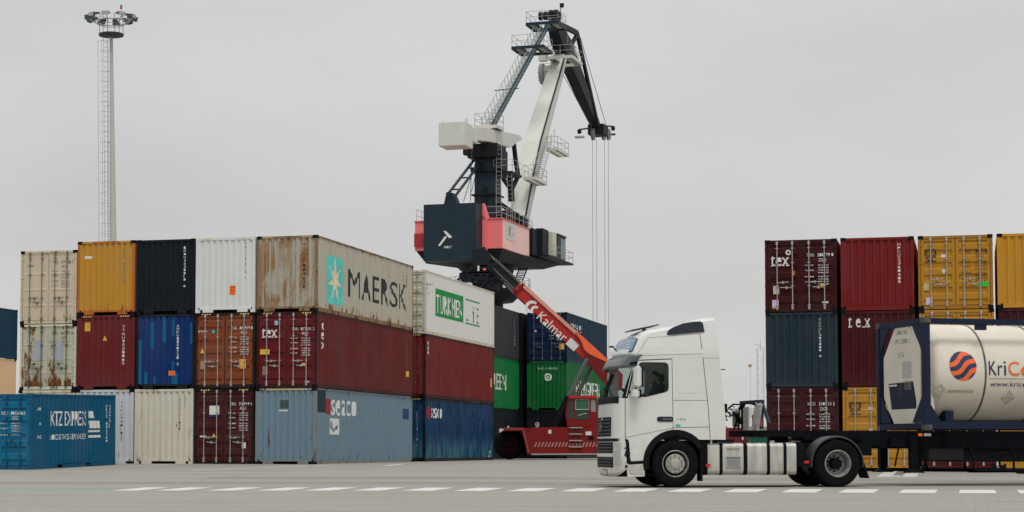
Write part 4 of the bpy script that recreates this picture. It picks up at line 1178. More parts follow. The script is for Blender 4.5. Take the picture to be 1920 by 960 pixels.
# axles, chassis
mb = MB()
for s_ in (1, -1):
    mb.box(-4.75, 1.0, s_*.42-.04, s_*.42+.04, .70, .98)
for x in (-4.7, -3.0, -2.0, -1.0): mb.box(x-.05, x+.05, -.42, .42, .72, .95)
mb.build('chassis', M['dark_steel'], truck)
mb = MB(); mb.tube((0, -1.0, .5), (0, 1.0, .5), .07); mb.tube((-3.7, -1.0, .525), (-3.7, 1.0, .525), .09); mb.tube((-3.7, -.2, .525), (-3.7, .2, .525), .26, 16); mb.build('axle', M['dark_steel'], truck)
mb = MB(); mb.box(-.75, 1.0, -.8, .8, .62, 1.04); mb.tube((-.9, .0, .85), (-2.8, 0, .80), .16, 12); mb.build('engine', M['deep'], truck)
mb = MB(); mb.box(-4.1, -3.15, -.48, .48, 1.04, 1.14); mb.build('coupling_plate', M['dark_steel'], truck, bevel=.02)
mb = MB(); mb.box(-1.35, -.76, .35, 1.14, 1.0, 1.06); mb.box(-1.15, -.76, -1.1, .35, .95, 1.05); mb.box(-.72, -.60, .55, 1.17, .35, 1.05); mb.build('rear_cab_mount', mB, truck)
# tanks
alu = plain('dull_aluminium', (.50, .485, .44, 1), .42, .30, var=.28, scale=2.2, stretch=(3, 1, .6))
def rsec(y0, y1, z0, z1, r_, n=5):
    pts = []
    for cy, cz_, a0 in ((y1-r_, z1-r_, 0), (y0+r_, z1-r_, 90), (y0+r_, z0+r_, 180), (y1-r_, z0+r_, 270)):
        for i in range(n+1):
            a = R(a0+90*i/n); pts.append((cy+r_*cos(a), cz_+r_*sin(a)))
    return pts
for s_ in (1, -1):
    def tankm(x0, x1, grow=0):
        mb = MB(); ys_ = (.55-grow, 1.18+grow)
        if s_ < 0: ys_ = (-ys_[1], -ys_[0])
        sec = rsec(ys_[0], ys_[1], .28-grow, .985+grow, .10)
        mb.grid([[(x, y, z) for y, z in sec] for x in (x0, x1)], close=True)
        mb.add([(x0, y, z) for y, z in sec], [tuple(range(len(sec)))]); mb.add([(x1, y, z) for y, z in sec], [tuple(range(len(sec)))])
        return mb
    t1 = obj('fuel_tank', tankm(-1.60, -.72).mesh('fuel_tank', .5), alu, truck)
    t2 = obj('fuel_tank', tankm(-2.76, -1.64).mesh('fuel_tank', .5), alu, truck)
    for x, tp in ((-1.04, t1), (-1.585, t1), (-2.12, t2), (-2.50, t2), (-.70, t1)):
        obj('strap', tankm(x-.035, x+.035, .006).mesh('strap', .5), M['dark_steel'], tp)
    mb = MB(); yy = s_*1.183
    a, b_ = sorted((yy-s_*.0, yy+s_*.006)); mb.box(-1.47, -1.17, a, b_, .47, .67); 
    st_ = mb.build('step_recess_plate', plain('recess_shade_grey', (.24, .24, .23, 1), .5), t1)  # flat plate; the shade of the step recess is painted as grey
    mb = MB(); a, b_ = sorted((yy, yy+s_*.02)); mb.box(-1.49, -1.15, a, b_, .67, .685); mb.box(-1.49, -1.15, a, b_, .445, .465); mb.box(-1.47, -1.17, a, b_, .86, .872); mb.build('step_edge', M['galv'], t1)
    mb = MB(); mb.lathe([(0, .06), (.04, .06), (.05, .045), (.05, 0)], 'z', 14, (-2.3, s_*.85, .985)); mb.build('tank_cap', M['galv'], t2)
    for x, z in ((-.74, .49), (-2.99, .56)):
        mb = MB(); a, b_ = sorted((s_*1.17, s_*1.20)); mb.box(x-.05, x+.05, a, b_, z-.03, z+.03); mb.build('reflector', plain('red_reflector', (.6, .02, .015, 1), .25), truck)
    # mud flaps and rear fender
    mb = MB(); mb.bar((-.59, s_*1.0, .94), (-.60, s_*1.0, .14), .34, .05, up=(1, 0, 0)); mb.build('mud_flap', mB, truck)
    rows = []
    for a in range(-8, 189, 7):
        rr_ = .61
        rows.append([(-3.70+(rr_+o_)*cos(R(a)), s_*y, .525+(rr_+o_)*sin(R(a))) for y, o_ in ((.55, -.012), (.60, .01), (1.16, .01), (1.205, .0), (1.215, -.03))])
    mb = MB(); mb.grid(rows)
    fo = mb.build('rear_fender', plain('scuffed_fender', (.045, .05, .05, 1), .45, var=.5, scale=5), truck, smooth=.6)
    sm_ = fo.modifiers.new('s', 'SOLIDIFY'); sm_.thickness = .02
    mb = MB(); mb.bar((-4.30, s_*.90, .55), (-4.42, s_*.90, .20), .60, .03, up=(1, 0, 0)); mb.build('mud_flap', mB, truck)
    mb = MB(); mb.box(-2.98, -2.80, s_*.8-.28, s_*.8+.28, .45, 1.0); mb.build('battery_box', mB, truck, bevel=.03)
mb = MB(); mb.box(-2.7, -.75, -.54, .54, .32, .74); mb.build('underbody_blocker', M['deep'], truck)  # unseen box added to deepen the shadow under the truck
mb = MB(); mb.box(-2.98, -2.75, -1.0, .5, .34, .9); mb.build('underbody_box', M['deep'], truck)  # another unseen box, added so less light reaches the ground below
mb = MB(); mb.box(.65, 1.25, -1.0, 1.0, .24, .9); mb.build('radiator', M['deep'], truck)
# exhaust cover, hoses at the back of the cab
mb = MB()
def coil(a, b_, r_, n, th, up=(0, 1, 0)):
    a = Vector(a); b_ = Vector(b_); d = (b_-a); dn = d.normalized(); s1 = dn.cross(Vector(up)).normalized(); s2 = dn.cross(s1)
    pts = [a+d*i/(n*8)+(s1*cos(2*pi*i/8)+s2*sin(2*pi*i/8))*r_ for i in range(n*8+1)]
    mb.path(pts, th, 5)
coil((-.95, .55, 1.18), (-1.50, .50, 1.82), .05, 9, .010); coil((-1.0, .35, 1.15), (-1.6, .35, 1.75), .05, 8, .010)
mb.build('air_hose', mB, truck)
mb = MB(); coil((-.90, .45, 1.12), (-1.35, .55, 1.36), .05, 5, .016)
mb.build('air_hose', plain('orange_hose', (.75, .16, .02, 1), .5), truck)
mb = MB(); mb.tube((-1.0, .0, 1.05), (-1.0, .0, 1.9), .06); mb.box(-1.2, -.85, .1, .6, 1.06, 1.3); mb.build('rear_bracket', M['dark_steel'], truck)
mb = MB(); mb.box(-.98, -.86, .85, 1.05, 1.1, 1.8); mb.build('air_duct', mW2, truck, bevel=.02)

# ------------------------------------------------------------------ driver
def skin(name, pts, edges, rad, mat, parent, sub=1):
    me = bpy.data.meshes.new(name); me.from_pydata(pts, edges, [])
    o = obj(name, me, None, parent)
    a = o.modifiers.new('k', 'SKIN'); a.use_smooth_shade = True
    for i, r_ in enumerate(rad):
        d_ = me.skin_vertices[0].data[i]
        d_.radius = (r_, r_) if isinstance(r_, (int, float)) else r_
        d_.use_root = (i == 0)
    b_ = o.modifiers.new('u', 'SUBSURF'); b_.levels = b_.render_levels = sub
    if mat: me.materials.append(mat)
    return o
dp = empty('person', TO + t_head*.34 + Vector((0, 0, .05)), TY, 'driver in dark clothes seated behind the side window of the white truck', 'person')
sk = plain('skin', (.42, .24, .17, 1), .55); cl = plain('dark_jacket', (.025, .028, .035, 1), .9); hr = plain('dark_hair', (.02, .015, .012, 1), .8)
y0 = .62
pts = [(0, y0, 1.68), (-.06, y0, 1.95), (-.05, y0, 2.16), (-.02, y0, 2.24), (.0, y0, 2.32),
       (-.05, y0+.17, 2.13), (.10, y0+.24, 1.90), (.34, y0+.19, 1.99), (.42, y0+.19, 2.02),
       (-.05, y0-.17, 2.13), (.10, y0-.24, 1.90), (.34, y0-.19, 1.99), (.42, y0-.19, 2.02),
       (.08, y0+.1, 1.66), (.46, y0+.13, 1.72), (.52, y0+.13, 1.30), (.62, y0+.13, 1.20),
       (.08, y0-.1, 1.66), (.46, y0-.13, 1.72), (.52, y0-.13, 1.30), (.62, y0-.13, 1.20)]
ed = [(0,1),(1,2),(2,3),(3,4),(2,5),(5,6),(6,7),(7,8),(2,9),(9,10),(10,11),(11,12),(0,13),(13,14),(14,15),(15,16),(0,17),(17,18),(18,19),(19,20)]
rd_ = [(.16,.12),(.17,.12),(.14,.10),.055,.05,.075,.055,.042,.03,.075,.055,.042,.03,.095,.075,.055,.045,.095,.075,.055,.045]
skin('body', pts, ed, rd_, cl, dp)
hd = skin('head', [(.0, y0, 2.27), (.015, y0, 2.36), (.02, y0, 2.45), (.0, y0, 2.52)], [(0,1),(1,2),(2,3)], [(.05,.05), (.075,.085), (.08,.10), (.05,.06)], sk, dp, 2)
mb = MB(); mb.tube((.10, y0, 2.42), (.128, y0, 2.385), .010, 6, .016); 
for s_ in (-1, 1): mb.lathe([(-.012, .0), (-.008, .022), (.008, .022), (.012, .0)], 'y', 8, (.0, y0+s_*.083, 2.41))
mb.build('nose', sk, hd, smooth=1)
mb = MB()
for s_ in (-1, 1): mb.lathe([(-.006, 0), (0, .011), (.006, 0)], 'x', 8, (.094, y0+s_*.03, 2.425))
mb.build('eye', mB, hd); mb = MB(); mb.box(.092, .100, y0-.022, y0+.022, 2.352, 2.358); mb.build('mouth', plain('lips', (.3, .12, .10, 1), .6), hd)
mb = MB(); rows = []
for i in range(7):
    a = R(90-i*18); rows.append([(-.012+.108*cos(a)*cos(2*pi*j/16)*1.02-.012, y0+.092*cos(a)*sin(2*pi*j/16), 2.445+.098*sin(a) if not (i > 3 and cos(2*pi*j/16) > .2) else 2.465+.0*i) for j in range(16)])
mb.grid(rows, close=True); mb.build('hair', hr, hd, smooth=1.2)
for s_ in (1, -1):
    hy = y0+s_*.19
    h_ = skin('hand', [(.43, hy, 2.02), (.49, hy, 2.045)], [(0, 1)], [(.026, .035), (.022, .04)], sk, dp)
    for k_ in range(4):
        yy = hy-.03+k_*.02; ln = (.9, 1, .95, .8)[k_]
        skin('finger', [(.48, yy, 2.05), (.52, yy, 2.07), (.55*1, yy, 2.05), (.545, yy, 2.05-.028*ln)], [(0,1),(1,2),(2,3)], [.010, .0095, .009, .008], sk, h_)
    skin('thumb', [(.45, hy-s_*.03, 2.03), (.49, hy-s_*.055, 2.03), (.525, hy-s_*.05, 2.02)], [(0,1),(1,2)], [.012, .011, .009], sk, h_)

# ------------------------------------------------------------------ trailer and tank container
TR = R(15)
tnear = at(1735, 842, 41.9); tnear.z = 0
l2 = Vector((-sin(TR), cos(TR), 0)); h2_ = Vector((-cos(TR), -sin(TR), 0))
TO2 = tnear + l2*1.219
trl = empty('container_trailer', TO2, R(180)+TR, 'black skeletal semi-trailer with landing legs carrying the tank container', 'semi-trailer')
mb = MB()
for s_ in (1, -1):
    mb.prism([(3.2, s_*.50-.06, 1.13), (3.2, s_*.50-.06, 1.27), (-11.3, s_*.50-.06, 1.27), (-11.3, s_*.50-.06, .86), (.55, s_*.50-.06, .86), (1.5, s_*.50-.06, 1.10)], (0, .12, 0))
for x in (3.1, 2.0, .9, -.2, -1.5, -2.8, -4, -5.2, -6.4, -8, -9.5, -11.2): mb.box(x-.06, x+.06, -.45, .45, 1.0, 1.24)
mb.build('main_beam', M['dark_steel'], trl)
for x in (-.09, -6.0):
    mb = MB(); mb.box(x-.10, x+.10, -1.20, 1.20, 1.10, 1.27); mb.build('cross_beam', M['dark_steel'], trl)
mb = MB(); mb.box(2.9, 4.1, -.55, 1.0, 1.13, 1.27); mb.build('neck_plate', M['dark_steel'], trl)
for s_ in (1, -1):
    mb = MB(); mb.box(-.02, .17, s_*.78-.08, s_*.78+.08, .42, 1.15); mb.box(.0, .15, s_*.78-.065, s_*.78+.065, .34, .5)
    mb.add([(-.14, s_*.78-.16, .30), (.29, s_*.78-.16, .30), (.29, s_*.78+.16, .30), (-.14, s_*.78+.16, .30), (-.02, s_*.78-.08, .40), (.17, s_*.78-.08, .40), (.17, s_*.78+.08, .40), (-.02, s_*.78+.08, .40)], [(0,3,2,1),(4,5,6,7),(0,1,5,4),(1,2,6,5),(2,3,7,6),(3,0,4,7)])
    mb.build('landing_leg', M['dark_steel'], trl)
    # tubular side guard
    mb = MB(); yy = s_*1.14
    for zt, zb, x0, x1 in ((.84, .36, -1.25, -2.6), (.84, .30, -2.30, -5.4)):
        pts = [(x0, yy, zt)] + [(x0-.12*(1-cos(R(a))), yy, zb+.12-.12*sin(R(a))) for a in (0, 30, 60, 90)] + [(x1, yy, zb)]
        mb.path(pts, .028, 8)
    mb.path([(-1.25, yy, .60), (-5.4, yy, .56)], .022, 8); mb.path([(-1.3, yy, .62), (-2.3, yy, .80)], .02, 6); mb.path([(-3.1, yy, .82), (-4.2, yy, .60)], .02, 6)
    for x in (-1.3, -2.35, -3.2, -4.3): mb.bar((x, yy-s_*.3, .9), (x, yy, .62), .06, .05, up=(1, 0, 0))
    mb.build('side_guard', M['dark_steel'], trl)
mb = MB(); mb.tube((.08, .7, .9), (.08, -.7, .9), .03); mb.tube((.4, .75, 1.0), (.55, .78, .45), .022); mb.box(.25, .6, -.3, .7, .9, 1.1); mb.build('leg_crank', M['dark_steel'], trl)
mb = MB(); mb.box(-6.2, -1.2, -.9, .40, .55, .86); mb.build('underbody_box', M['deep'], trl)
mb = MB(); mb.box(-1.1, -.2, .5, 1.0, .58, .86); mb.build('equipment_box', M['deep'], trl, bevel=.02)
for x, mm in ((.12, M['orange_st']), (-.02, M['galv']), (-.10, M['galv'])):
    mb = MB(); mb.box(x-.045, x+.045, 1.202, 1.225, 1.145, 1.205); mb.build('marker_lamp', mm, trl)
for x in (-7.0, -8.3, -9.6):
    for s_ in (1, -1):
        w_ = obj('wheel', MB().lathe([(-.16, .30), (.145, .305), (.12, .27), (-.05, .25), (-.10, .0)], 'y', 32).mesh('rim', .6), mRim, trl); w_.location = (x, s_*1.03, .525)
        if s_ < 0: w_.rotation_euler = (0, 0, pi)
        obj('tyre', ty_front, M['rubber'], w_)
mb = MB(); mb.tube((-7, -1, .525), (-7, 1, .525), .07); mb.tube((-8.3, -1, .525), (-8.3, 1, .525), .07); mb.tube((-9.6, -1, .525), (-9.6, 1, .525), .07); mb.build('axle', M['dark_steel'], trl)
# headboard with the couplings
hb_w = plain('headboard_white', (.50, .51, .50, 1), .5, var=.25, scale=6); red_r = plain('red_marking', (.50, .05, .04, 1), .5)
mb = MB(); mb.box(3.95, 4.02, 1.10, 1.17, 1.29, 1.95); mb.box(3.95, 4.02, .0, .07, 1.29, 1.95); mb.box(3.94, 4.03, -.05, 1.20, 1.87, 1.95); mb.bar((3.99, 1.14, 1.92), (3.92, 1.42, 1.42), .06, .06); mb.build('headboard_frame', plain('blue_black_frame', (.02, .035, .06, 1), .5), trl)
mb = MB(); mb.box(4.05, 4.09, .30, .60, 1.20, 1.80); mb.build('headboard_panel', hb_w, trl, bevel=.01)
for y0_, y1_, w_ in ((1.02, .78, .17), (1.24, 1.02, .12)):
    mb = MB(); mb.bar((4.04, y0_, 1.86), (4.04, y1_, 1.28), w_, .03, up=(1, 0, 0)); mb.build('marker_board', hb_w, trl)
for y0_, y1_, z0_, z1_ in ((.68, .82, 1.46, 1.62), (1.06, 1.20, 1.36, 1.52), (-.02, .14, 1.42, 1.58), (.84, 1.0, 1.30, 1.40)):
    mb = MB(); mb.box(4.0, 4.03, y0_, y1_, z0_, z1_); mb.build('red_board', red_r, trl)
random.seed(3)
mb = MB()
p0_ = Vector((4.1, -.05, 1.66))
for i in range(18):
    p1_ = p0_+Vector((random.uniform(-.03, .03), random.uniform(-.16, .16), random.uniform(-.14, .14)))
    p1_.y = max(-.32, min(.20, p1_.y)); p1_.z = max(1.45, min(1.88, p1_.z)); mb.bar(p0_, p1_, .055, .055); p0_ = p1_
mb.build('coupling_block', M['dark_steel'], trl)
for pts in ([(4.1, -.55, 1.80), (4.12, -.2, 1.88), (4.08, .2, 1.86), (4.1, .6, 1.90), (4.08, 1.0, 1.84)], [(4.1, -.2, 1.72), (4.12, .0, 1.5), (4.1, -.25, 1.3)], [(4.1, .1, 1.8), (4.12, .16, 1.55), (4.1, .05, 1.3)], [(4.12, -.5, 1.7), (4.14, -.3, 1.62), (4.12, -.1, 1.66)]):
    mb = MB(); mb.path(pts, .02); mb.build('air_hose', M['dark_steel'], trl)
mb = MB(); mb.tube((4.15, -.62, 1.70), (4.15, -.62, 1.90), .045, 8); mb.build('coupling_head', M['black'], trl)
mb = MB(); mb.box(4.0, 4.1, -.34, -.12, 1.35, 1.72); mb.build('coupling_box', plain('khaki_box', (.30, .26, .19, 1), .6), trl, bevel=.02)

# --- tank container
navy = plain('navy_frame_paint', (.004, .011, .036, 1), .6, var=.3, scale=3)
creamT = plain('cream_cladding', (.69, .635, .53, 1), .5, var=.09, scale=1.6, stretch=(1, 1, .5))
TB = 1.285
tk = empty('tank_container', TO2 + Vector((0, 0, TB)), R(180)+TR, 'cream tank container in a navy frame lettered KriCon, riding on the trailer', 'tank container')
w2 = 1.219; LT = 6.058; HT = 2.591
mb = MB()
for s_ in (1, -1):
    for x0 in (0, -LT+.16):
        a, b_ = sorted((s_*w2, s_*(w2-.15))); mb.box(x0-.16, x0, a, b_, 0, HT)
    a, b_ = sorted((s_*(w2-.004), s_*(w2-.11))); mb.box(-LT+.16, -.16, a, b_, HT-.145, HT-.015); mb.box(-LT+.16, -.16, a, b_, .02, .20)
for x0 in (-.004, -LT+.124):
    for z in ((.02, .16), (HT-.13, HT-.01)): mb.box(x0-.12, x0, -w2+.15, w2-.15, *z)
mb.build('frame', navy, tk, bevel=.006)
for s_ in (1, -1):
    for zz, dz in ((.18, .55), (HT-.13, -.55)):
        mb = MB(); mb.prism([(-.02, s_*(w2-.15), zz), (-.02, s_*(w2-.15-.50), zz), (-.02, s_*(w2-.15), zz+dz*1.15)], (-.05, 0, 0)); mb.build('gusset', navy, tk)
    for x0, d_ in ((-.16, -.55), (-LT+.16, .55)):
        mb = MB(); mb.prism([(x0, s_*(w2-.05), .20), (x0+d_*.5, s_*(w2-.05), .20), (x0, s_*(w2-.05), .20+.42)], (0, -s_*.05, 0)); mb.build('gusset', navy, tk)
for s_ in (1, -1):
    for z in (.06, HT-.06):
        for x in (-.09, -LT+.09):
            mb = MB(); mb.box(x-.092, x+.092, s_*(w2-.08)-.083, s_*(w2-.08)+.083, z-.062, z+.062); mb.box(x-.04, x+.04, s_*(w2-.08)-.0855, s_*(w2-.08)+.0855, z-.03, z+.03)
            mb.build('corner_casting', plain('worn_casting', (.10, .09, .09, 1), .6, var=.6, scale=12), tk)
oc = [(-.42, .12), (-.95, .78), (-.95, 1.74), (-.36, 2.43), (.36, 2.43), (.92, 2.06), (.92, .46), (.62, .12)]
mb = MB(); mb.prism([(-.06, y, z) for y, z in oc], (-.35, 0, 0)); ocp = mb.build('end_plate', creamT, tk, bevel=.012)
RC = 1.165; ZC = 1.345
mb = MB()
pr = [(-.30, .0), (-.30, RC-.25), (-.34, RC-.10), (-.42, RC-.03), (-.55, RC), (-LT+.5, RC), (-LT+.35, RC-.1), (-LT+.3, 0)]
rows = []
for a, r_ in pr: rows.append([(a, r_*cos(2*pi*i/72), ZC+r_*sin(2*pi*i/72)) for i in range(72)])
mb.grid(rows, close=True); tb = mb.build('tank_barrel', creamT, tk, smooth=.7)
band = plain('grimy_band', (.13, .13, .12, 1), .5, var=.7, scale=4)
for x in (-1.60, -3.0, -4.5):
    mb = MB(); mb.grid([[(x+o_, (RC+d_)*cos(2*pi*i/72), ZC+(RC+d_)*sin(2*pi*i/72)) for i in range(72)] for o_, d_ in ((-.028, .0), (-.022, .010), (.022, .010), (.028, .0))], close=True)
    mb.build('band', band, tb, smooth=.6)
mb = MB(); mb.box(-1.62, -1.36, w2-.13, w2-.02, HT-.27, HT-.14); mb.build('rail_bracket', navy, tk)
mb = MB(); mb.box(-LT+.6, -.5, -.5, .5, .02, .16)
for x in (-.8, -5.2): mb.box(x-.1, x+.1, -.9, .9, .1, .45)
mb.build('saddle', navy, tk)
mb = MB(); mb.lathe([(0, .28), (.10, .28), (.12, .22), (.12, 0)], 'z', 24, (-3.0, 0, ZC+RC-.04)); mb.build('manhole', M['galv'], tk, smooth=.6)
cyl = lambda off=.004: (lambda u, v: (-u, (RC+off)*cos(v/RC), ZC+(RC+off)*sin(v/RC)))
cutsv = [i*.1 for i in range(0, 60)]
# round emblem: navy disc with wavy orange bands
em, et, eb = nmat('emblem_navy_orange')
tcn = N(et, 'ShaderNodeTexCoord'); sp = N(et, 'ShaderNodeSeparateXYZ'); et.links.new(tcn.outputs['Object'], sp.inputs[0])
def mth(op, a, b_=None):
    q = N(et, 'ShaderNodeMath', operation=op)
    for i, c_ in ((0, a), (1, b_)):
        if c_ is None: continue
        if isinstance(c_, (int, float)): q.inputs[i].default_value = c_
        else: et.links.new(c_, q.inputs[i])
    return q.outputs[0]
u_ = mth('MULTIPLY', mth('ADD', sp.outputs[0], 1.02), -1.0); v_ = mth('SUBTRACT', sp.outputs[2], 1.485)
ph = mth('ADD', mth('SUBTRACT', mth('MULTIPLY', v_, 25.0), mth('MULTIPLY', u_, 14.0)), mth('MULTIPLY', mth('SINE', mth('MULTIPLY', mth('ADD', u_, mth('MULTIPLY', v_, .6)), 9.0)), -1.15))
sg = mth('GREATER_THAN', mth('SINE', mth('ADD', ph, 2.6)), 0.0)
mxe = N(et, 'ShaderNodeMix', data_type='RGBA'); et.links.new(sg, mxe.inputs[0]); mxe.inputs[6].default_value = (.014, .03, .09, 1); mxe.inputs[7].default_value = (.85, .13, .025, 1)
et.links.new(mxe.outputs[2], eb.inputs['Base Color']); eb.inputs['Roughness'].default_value = .5
mk = Marks()
for i in range(24):
    for j in range(8):
        a, b_ = 2*pi*i/24, 2*pi*(i+1)/24; r0, r1 = .35*j/8, .35*(j+1)/8
        mk.poly([(1.02+r0*cos(a), .14+r0*sin(a)), (1.02+r1*cos(a), .14+r1*sin(a)), (1.02+r1*cos(b_), .14+r1*sin(b_)), (1.02+r0*cos(b_), .14+r0*sin(b_))])
mk.build('emblem', em, tb, cyl(.005))
def cyl_marks(mk, name, mat, off=.005):
    me = bpy.data.meshes.new(name); me.from_pydata([(a, b_, 0) for a, b_ in mk.v], [], mk.f)
    bm = bmesh.new(); bm.from_mesh(me); bmesh.ops.triangulate(bm, faces=bm.faces[:])
    for c_ in [-1+.05*i for i in range(41)]:
        bmesh.ops.bisect_plane(bm, geom=bm.verts[:]+bm.edges[:]+bm.faces[:], dist=1e-5, plane_co=(0, c_, 0), plane_no=(0, 1, 0))
    f_ = cyl(off)
    for v in bm.verts: v.co = Vector(f_(v.co.x, v.co.y))
    bm.to_mesh(me); bm.free(); return obj(name, me, mat, tb)
nv_let = plain('navy_lettering', (.014, .035, .10, 1), .5); or_let = plain('orange_lettering', (.85, .14, .03, 1), .5)
cyl_marks(Marks().text('K', 1.68, -.07, .20, .33, .02).text('r', 1.91, -.07, .12, .235, .015).text('i', 2.07, -.07, .055, .33, .015), 'lettering', nv_let, .013)
cyl_marks(Marks().text('Con', 2.18, -.075, .78, .33, .03), 'lettering', or_let, .013)
cyl_marks(Marks().rect(1.68, -.155, 2.2, .010).text('www.kricon', 1.72, -.33, 1.05, .115, .0), 'lettering', nv_let, .013)
cyl_marks(Marks().rect(.66, -.50, .66, .075), 'label_strip', plain('faded_brown_label', (.42, .36, .29, 1), .6), .003)
fd = plain('faded_placard', (.54, .50, .435, 1), .6, var=.4, scale=14)
cyl_marks(Marks().poly([(.30, -.46), (.48, -.28), (.66, -.46), (.48, -.64)]), 'placard_ghost', fd, .002)
cyl_marks(Marks().poly([(2.05, -.62), (2.25, -.42), (2.45, -.62), (2.25, -.82)]), 'placard_ghost', fd, .002)
endf = lambda u, v: (-.0585, u, v)
Marks().text('GLOBAL TANK', -.28, 2.26, .58, .10, .0).build('lettering', M['grey_let'], ocp, endf)
Marks().text('KRIU 228001 2', -.36, 2.04, .80, .12, .0).text('22T6', -.18, 1.72, .30, .12, .0).build('lettering', plain('faint_grey_letters', (.25, .25, .24, 1), .6), ocp, endf)
Marks().rect(.0, 1.22, .48, .40).build('data_sheet', plain('grey_sheet', (.48, .47, .44, 1), .6, var=.4, scale=20), ocp, endf)
Marks().poly([(-.30, .98), (-.05, .82), (-.05, 1.10), (-.30, 1.12)]).rect(.10, .95, .35, .22).build('placard_ghost', fd, ocp, endf)
Marks().poly([(-.70, 1.12), (.55, 1.14), (.70, .68), (.70, .50), (-.55, .50)]).build('navy_panel', navy, ocp, endf)
Marks().rect(-.66, 1.05, .10, .04).rect(-.54, 1.05, .12, .04).rect(-.40, 1.05, .14, .04).build('lettering', M['white_let'], ocp, lambda u, v: (-.056, u, v))
# ------------------------------------------------------------------ harbour crane
CA = R(17); cO = Vector((-2.27, 170, 0))
cX = Vector((cos(CA), -sin(CA), 0)); cY = Vector((sin(CA), cos(CA), 0))
crane = empty('harbour_crane', cO, -CA, 'tall dock crane with dark ballast box, red machine house and white jib behind the stacks', 'crane')
def cp(px, py, xl=0.):
    """point of the crane (own frame) seen at a photo pixel, lying xl metres right of its centre plane"""
    d = at(px, py, 1.0) - Vector((0, 0, CAMZ)); k = d.x
    A = cO.x + xl*cX.x; B = cO.y + xl*cX.y
    y = (k*B - A)/(cY.x - k*cY.y)
    Y = B + y*cY.y
    return Vector((xl, y, CAMZ + d.z*Y))
cd = plain('dark_teal_crane_paint', K(22, 44, 54), .5, var=.2, scale=.8)
cdk = plain('dark_crane_steel', K(11, 21, 28), .6, var=.3, scale=1.5)
cw_ = plain('white_crane_paint', K(196, 196, 188, 1.1), .5, var=.08, scale=.5)
cr_ = plain('faded_red_crane_paint', K(240, 118, 118, 1.15), .5, var=.07, scale=.6)
crl = plain('lit_side_red_crane_paint', K(240, 185, 180, 1.1), .5, var=.07, scale=.6)  # house red made paler: light on its right side put into colour
crw = plain('crane_wire', (.10, .11, .12, 1), .5)
crail = plain('crane_railing', (.36, .37, .36, 1), .5)
def rail(mb, pts, h=1.1, r=.024, n=3, up=Vector((0, 0, 1))):
    for a, b_ in zip(pts[:-1], pts[1:]):
        a = Vector(a); b_ = Vector(b_)
        for k in (.5, 1): mb.tube(a+up*h*k, b_+up*h*k, r, 5)
        m_ = max(1, int((b_-a).length/1.3))
        for i in range(m_+1): p_ = a+(b_-a)*i/m_; mb.tube(p_, p_+up*h, r, 5)
def ladder(mb, a, b_, w_=.5, step=.35, r=.03, side=Vector((1, 0, 0))):
    a = Vector(a); b_ = Vector(b_); s_ = side*w_/2
    mb.tube(a-s_, b_-s_, r, 5); mb.tube(a+s_, b_+s_, r, 5)
    n = int((b_-a).length/step)
    for i in range(1, n): p_ = a+(b_-a)*i/n; mb.tube(p_-s_, p_+s_, r*.7, 4)
# portal
mb = MB(); mb.tube((0, 0, 9.5), (0, 0, 13.2), 2.2, 24, 1.5); mb.tube((0, 0, 13.2), (0, 0, 17.6), 1.45, 24); mb.build('portal_column', cdk, crane, smooth=.7)
mb = MB()
for sx_ in (-1, 1):
    for sy_ in (-1, 1): mb.bar((sx_*5.2, sy_*5.2, .3), (sx_*1.6, sy_*1.6, 13.0), 1.1, 1.1, up=(0, 1, 0), w2=.8, h2=1.6)
for sx_ in (-1, 1): mb.bar((sx_*5.2, -5.2, 2.0), (sx_*5.2, 5.2, 2.0), .8, 1.2)
pl = mb.build('portal_leg', cw_, crane)
mb = MB()
for sx_ in (-1, 1):
    for sy_ in (-1, 1): mb.box(sx_*5.2-.7, sx_*5.2+.7, sy_*5.2-1.6, sy_*5.2+1.6, .3, 1.4)
mb.build('bogie', cr_, crane)
mb = MB(); mb.tube((0, 0, 15.25), (0, 0, 15.55), 4.1, 28); mb.tube((0, 0, 14.5), (0, 0, 15.25), 2.4, 28, 3.2); gal = mb.build('gallery', cdk, crane)
mb = MB(); pts = [(4.0*cos(R(a)), 4.0*sin(R(a)), 15.55) for a in range(0, 361, 24)]; rail(mb, pts); mb.build('railing', crail, gal)
mb = MB(); ladder(mb, cp(972, 527, 2.2), cp(984, 497, 2.2), .8, .3, .06); mb.build('ladder', cdk, crane)
# slewing platform
mb = MB()
mb.add([(-3.4, -7.5, 17.5), (3.4, -7.5, 17.5), (3.4, 7.0, 18.15), (-3.0, 7.0, 18.15), (-4.0, -8.4, 18.5), (4.0, -8.4, 18.5), (4.4, 10.2, 18.9), (-4.0, 10.2, 18.9)], [(0,3,2,1),(4,5,6,7),(0,1,5,4),(1,2,6,5),(2,3,7,6),(3,0,4,7)])
mb.tube((0, 0, 16.6), (0, 0, 18.2), 2.2, 28, 2.7)
mb.build('slewing_platform', cdk, crane)
mb = MB(); mb.box(-2.42, 2.42, -11.0, -9.2, 17.35, 22.35); bl_ = mb.build('ballast_box', cd, crane, bevel=.03)
mk = Marks().poly([(1.05, 1.75), (1.50, 2.35), (1.95, 2.35), (1.25, 1.75)]) if False else Marks()
mk.poly([(-.72, 1.65), (-.50, 1.65), (.12, 2.42), (-.06, 2.50)]).poly([(-.22, 2.95), (.02, 2.95), (.62, 2.38), (.42, 2.32), (.30, 2.32)])
mk.text('ARDELT', -.18, 1.42, .75, .20, .02)
mk.build('logo', M['white_let'], bl_, lambda u, v: (u-.35, -11.012, 17.0+v))
mb = MB(); mb.box(-4.1, 4.1, -8.6, -.2, 18.55, 21.15); mb.box(-4.2, 4.2, -8.7, -.1, 21.15, 21.25)
hs = mb.build('machine_house', cr_, crane, bevel=.03)
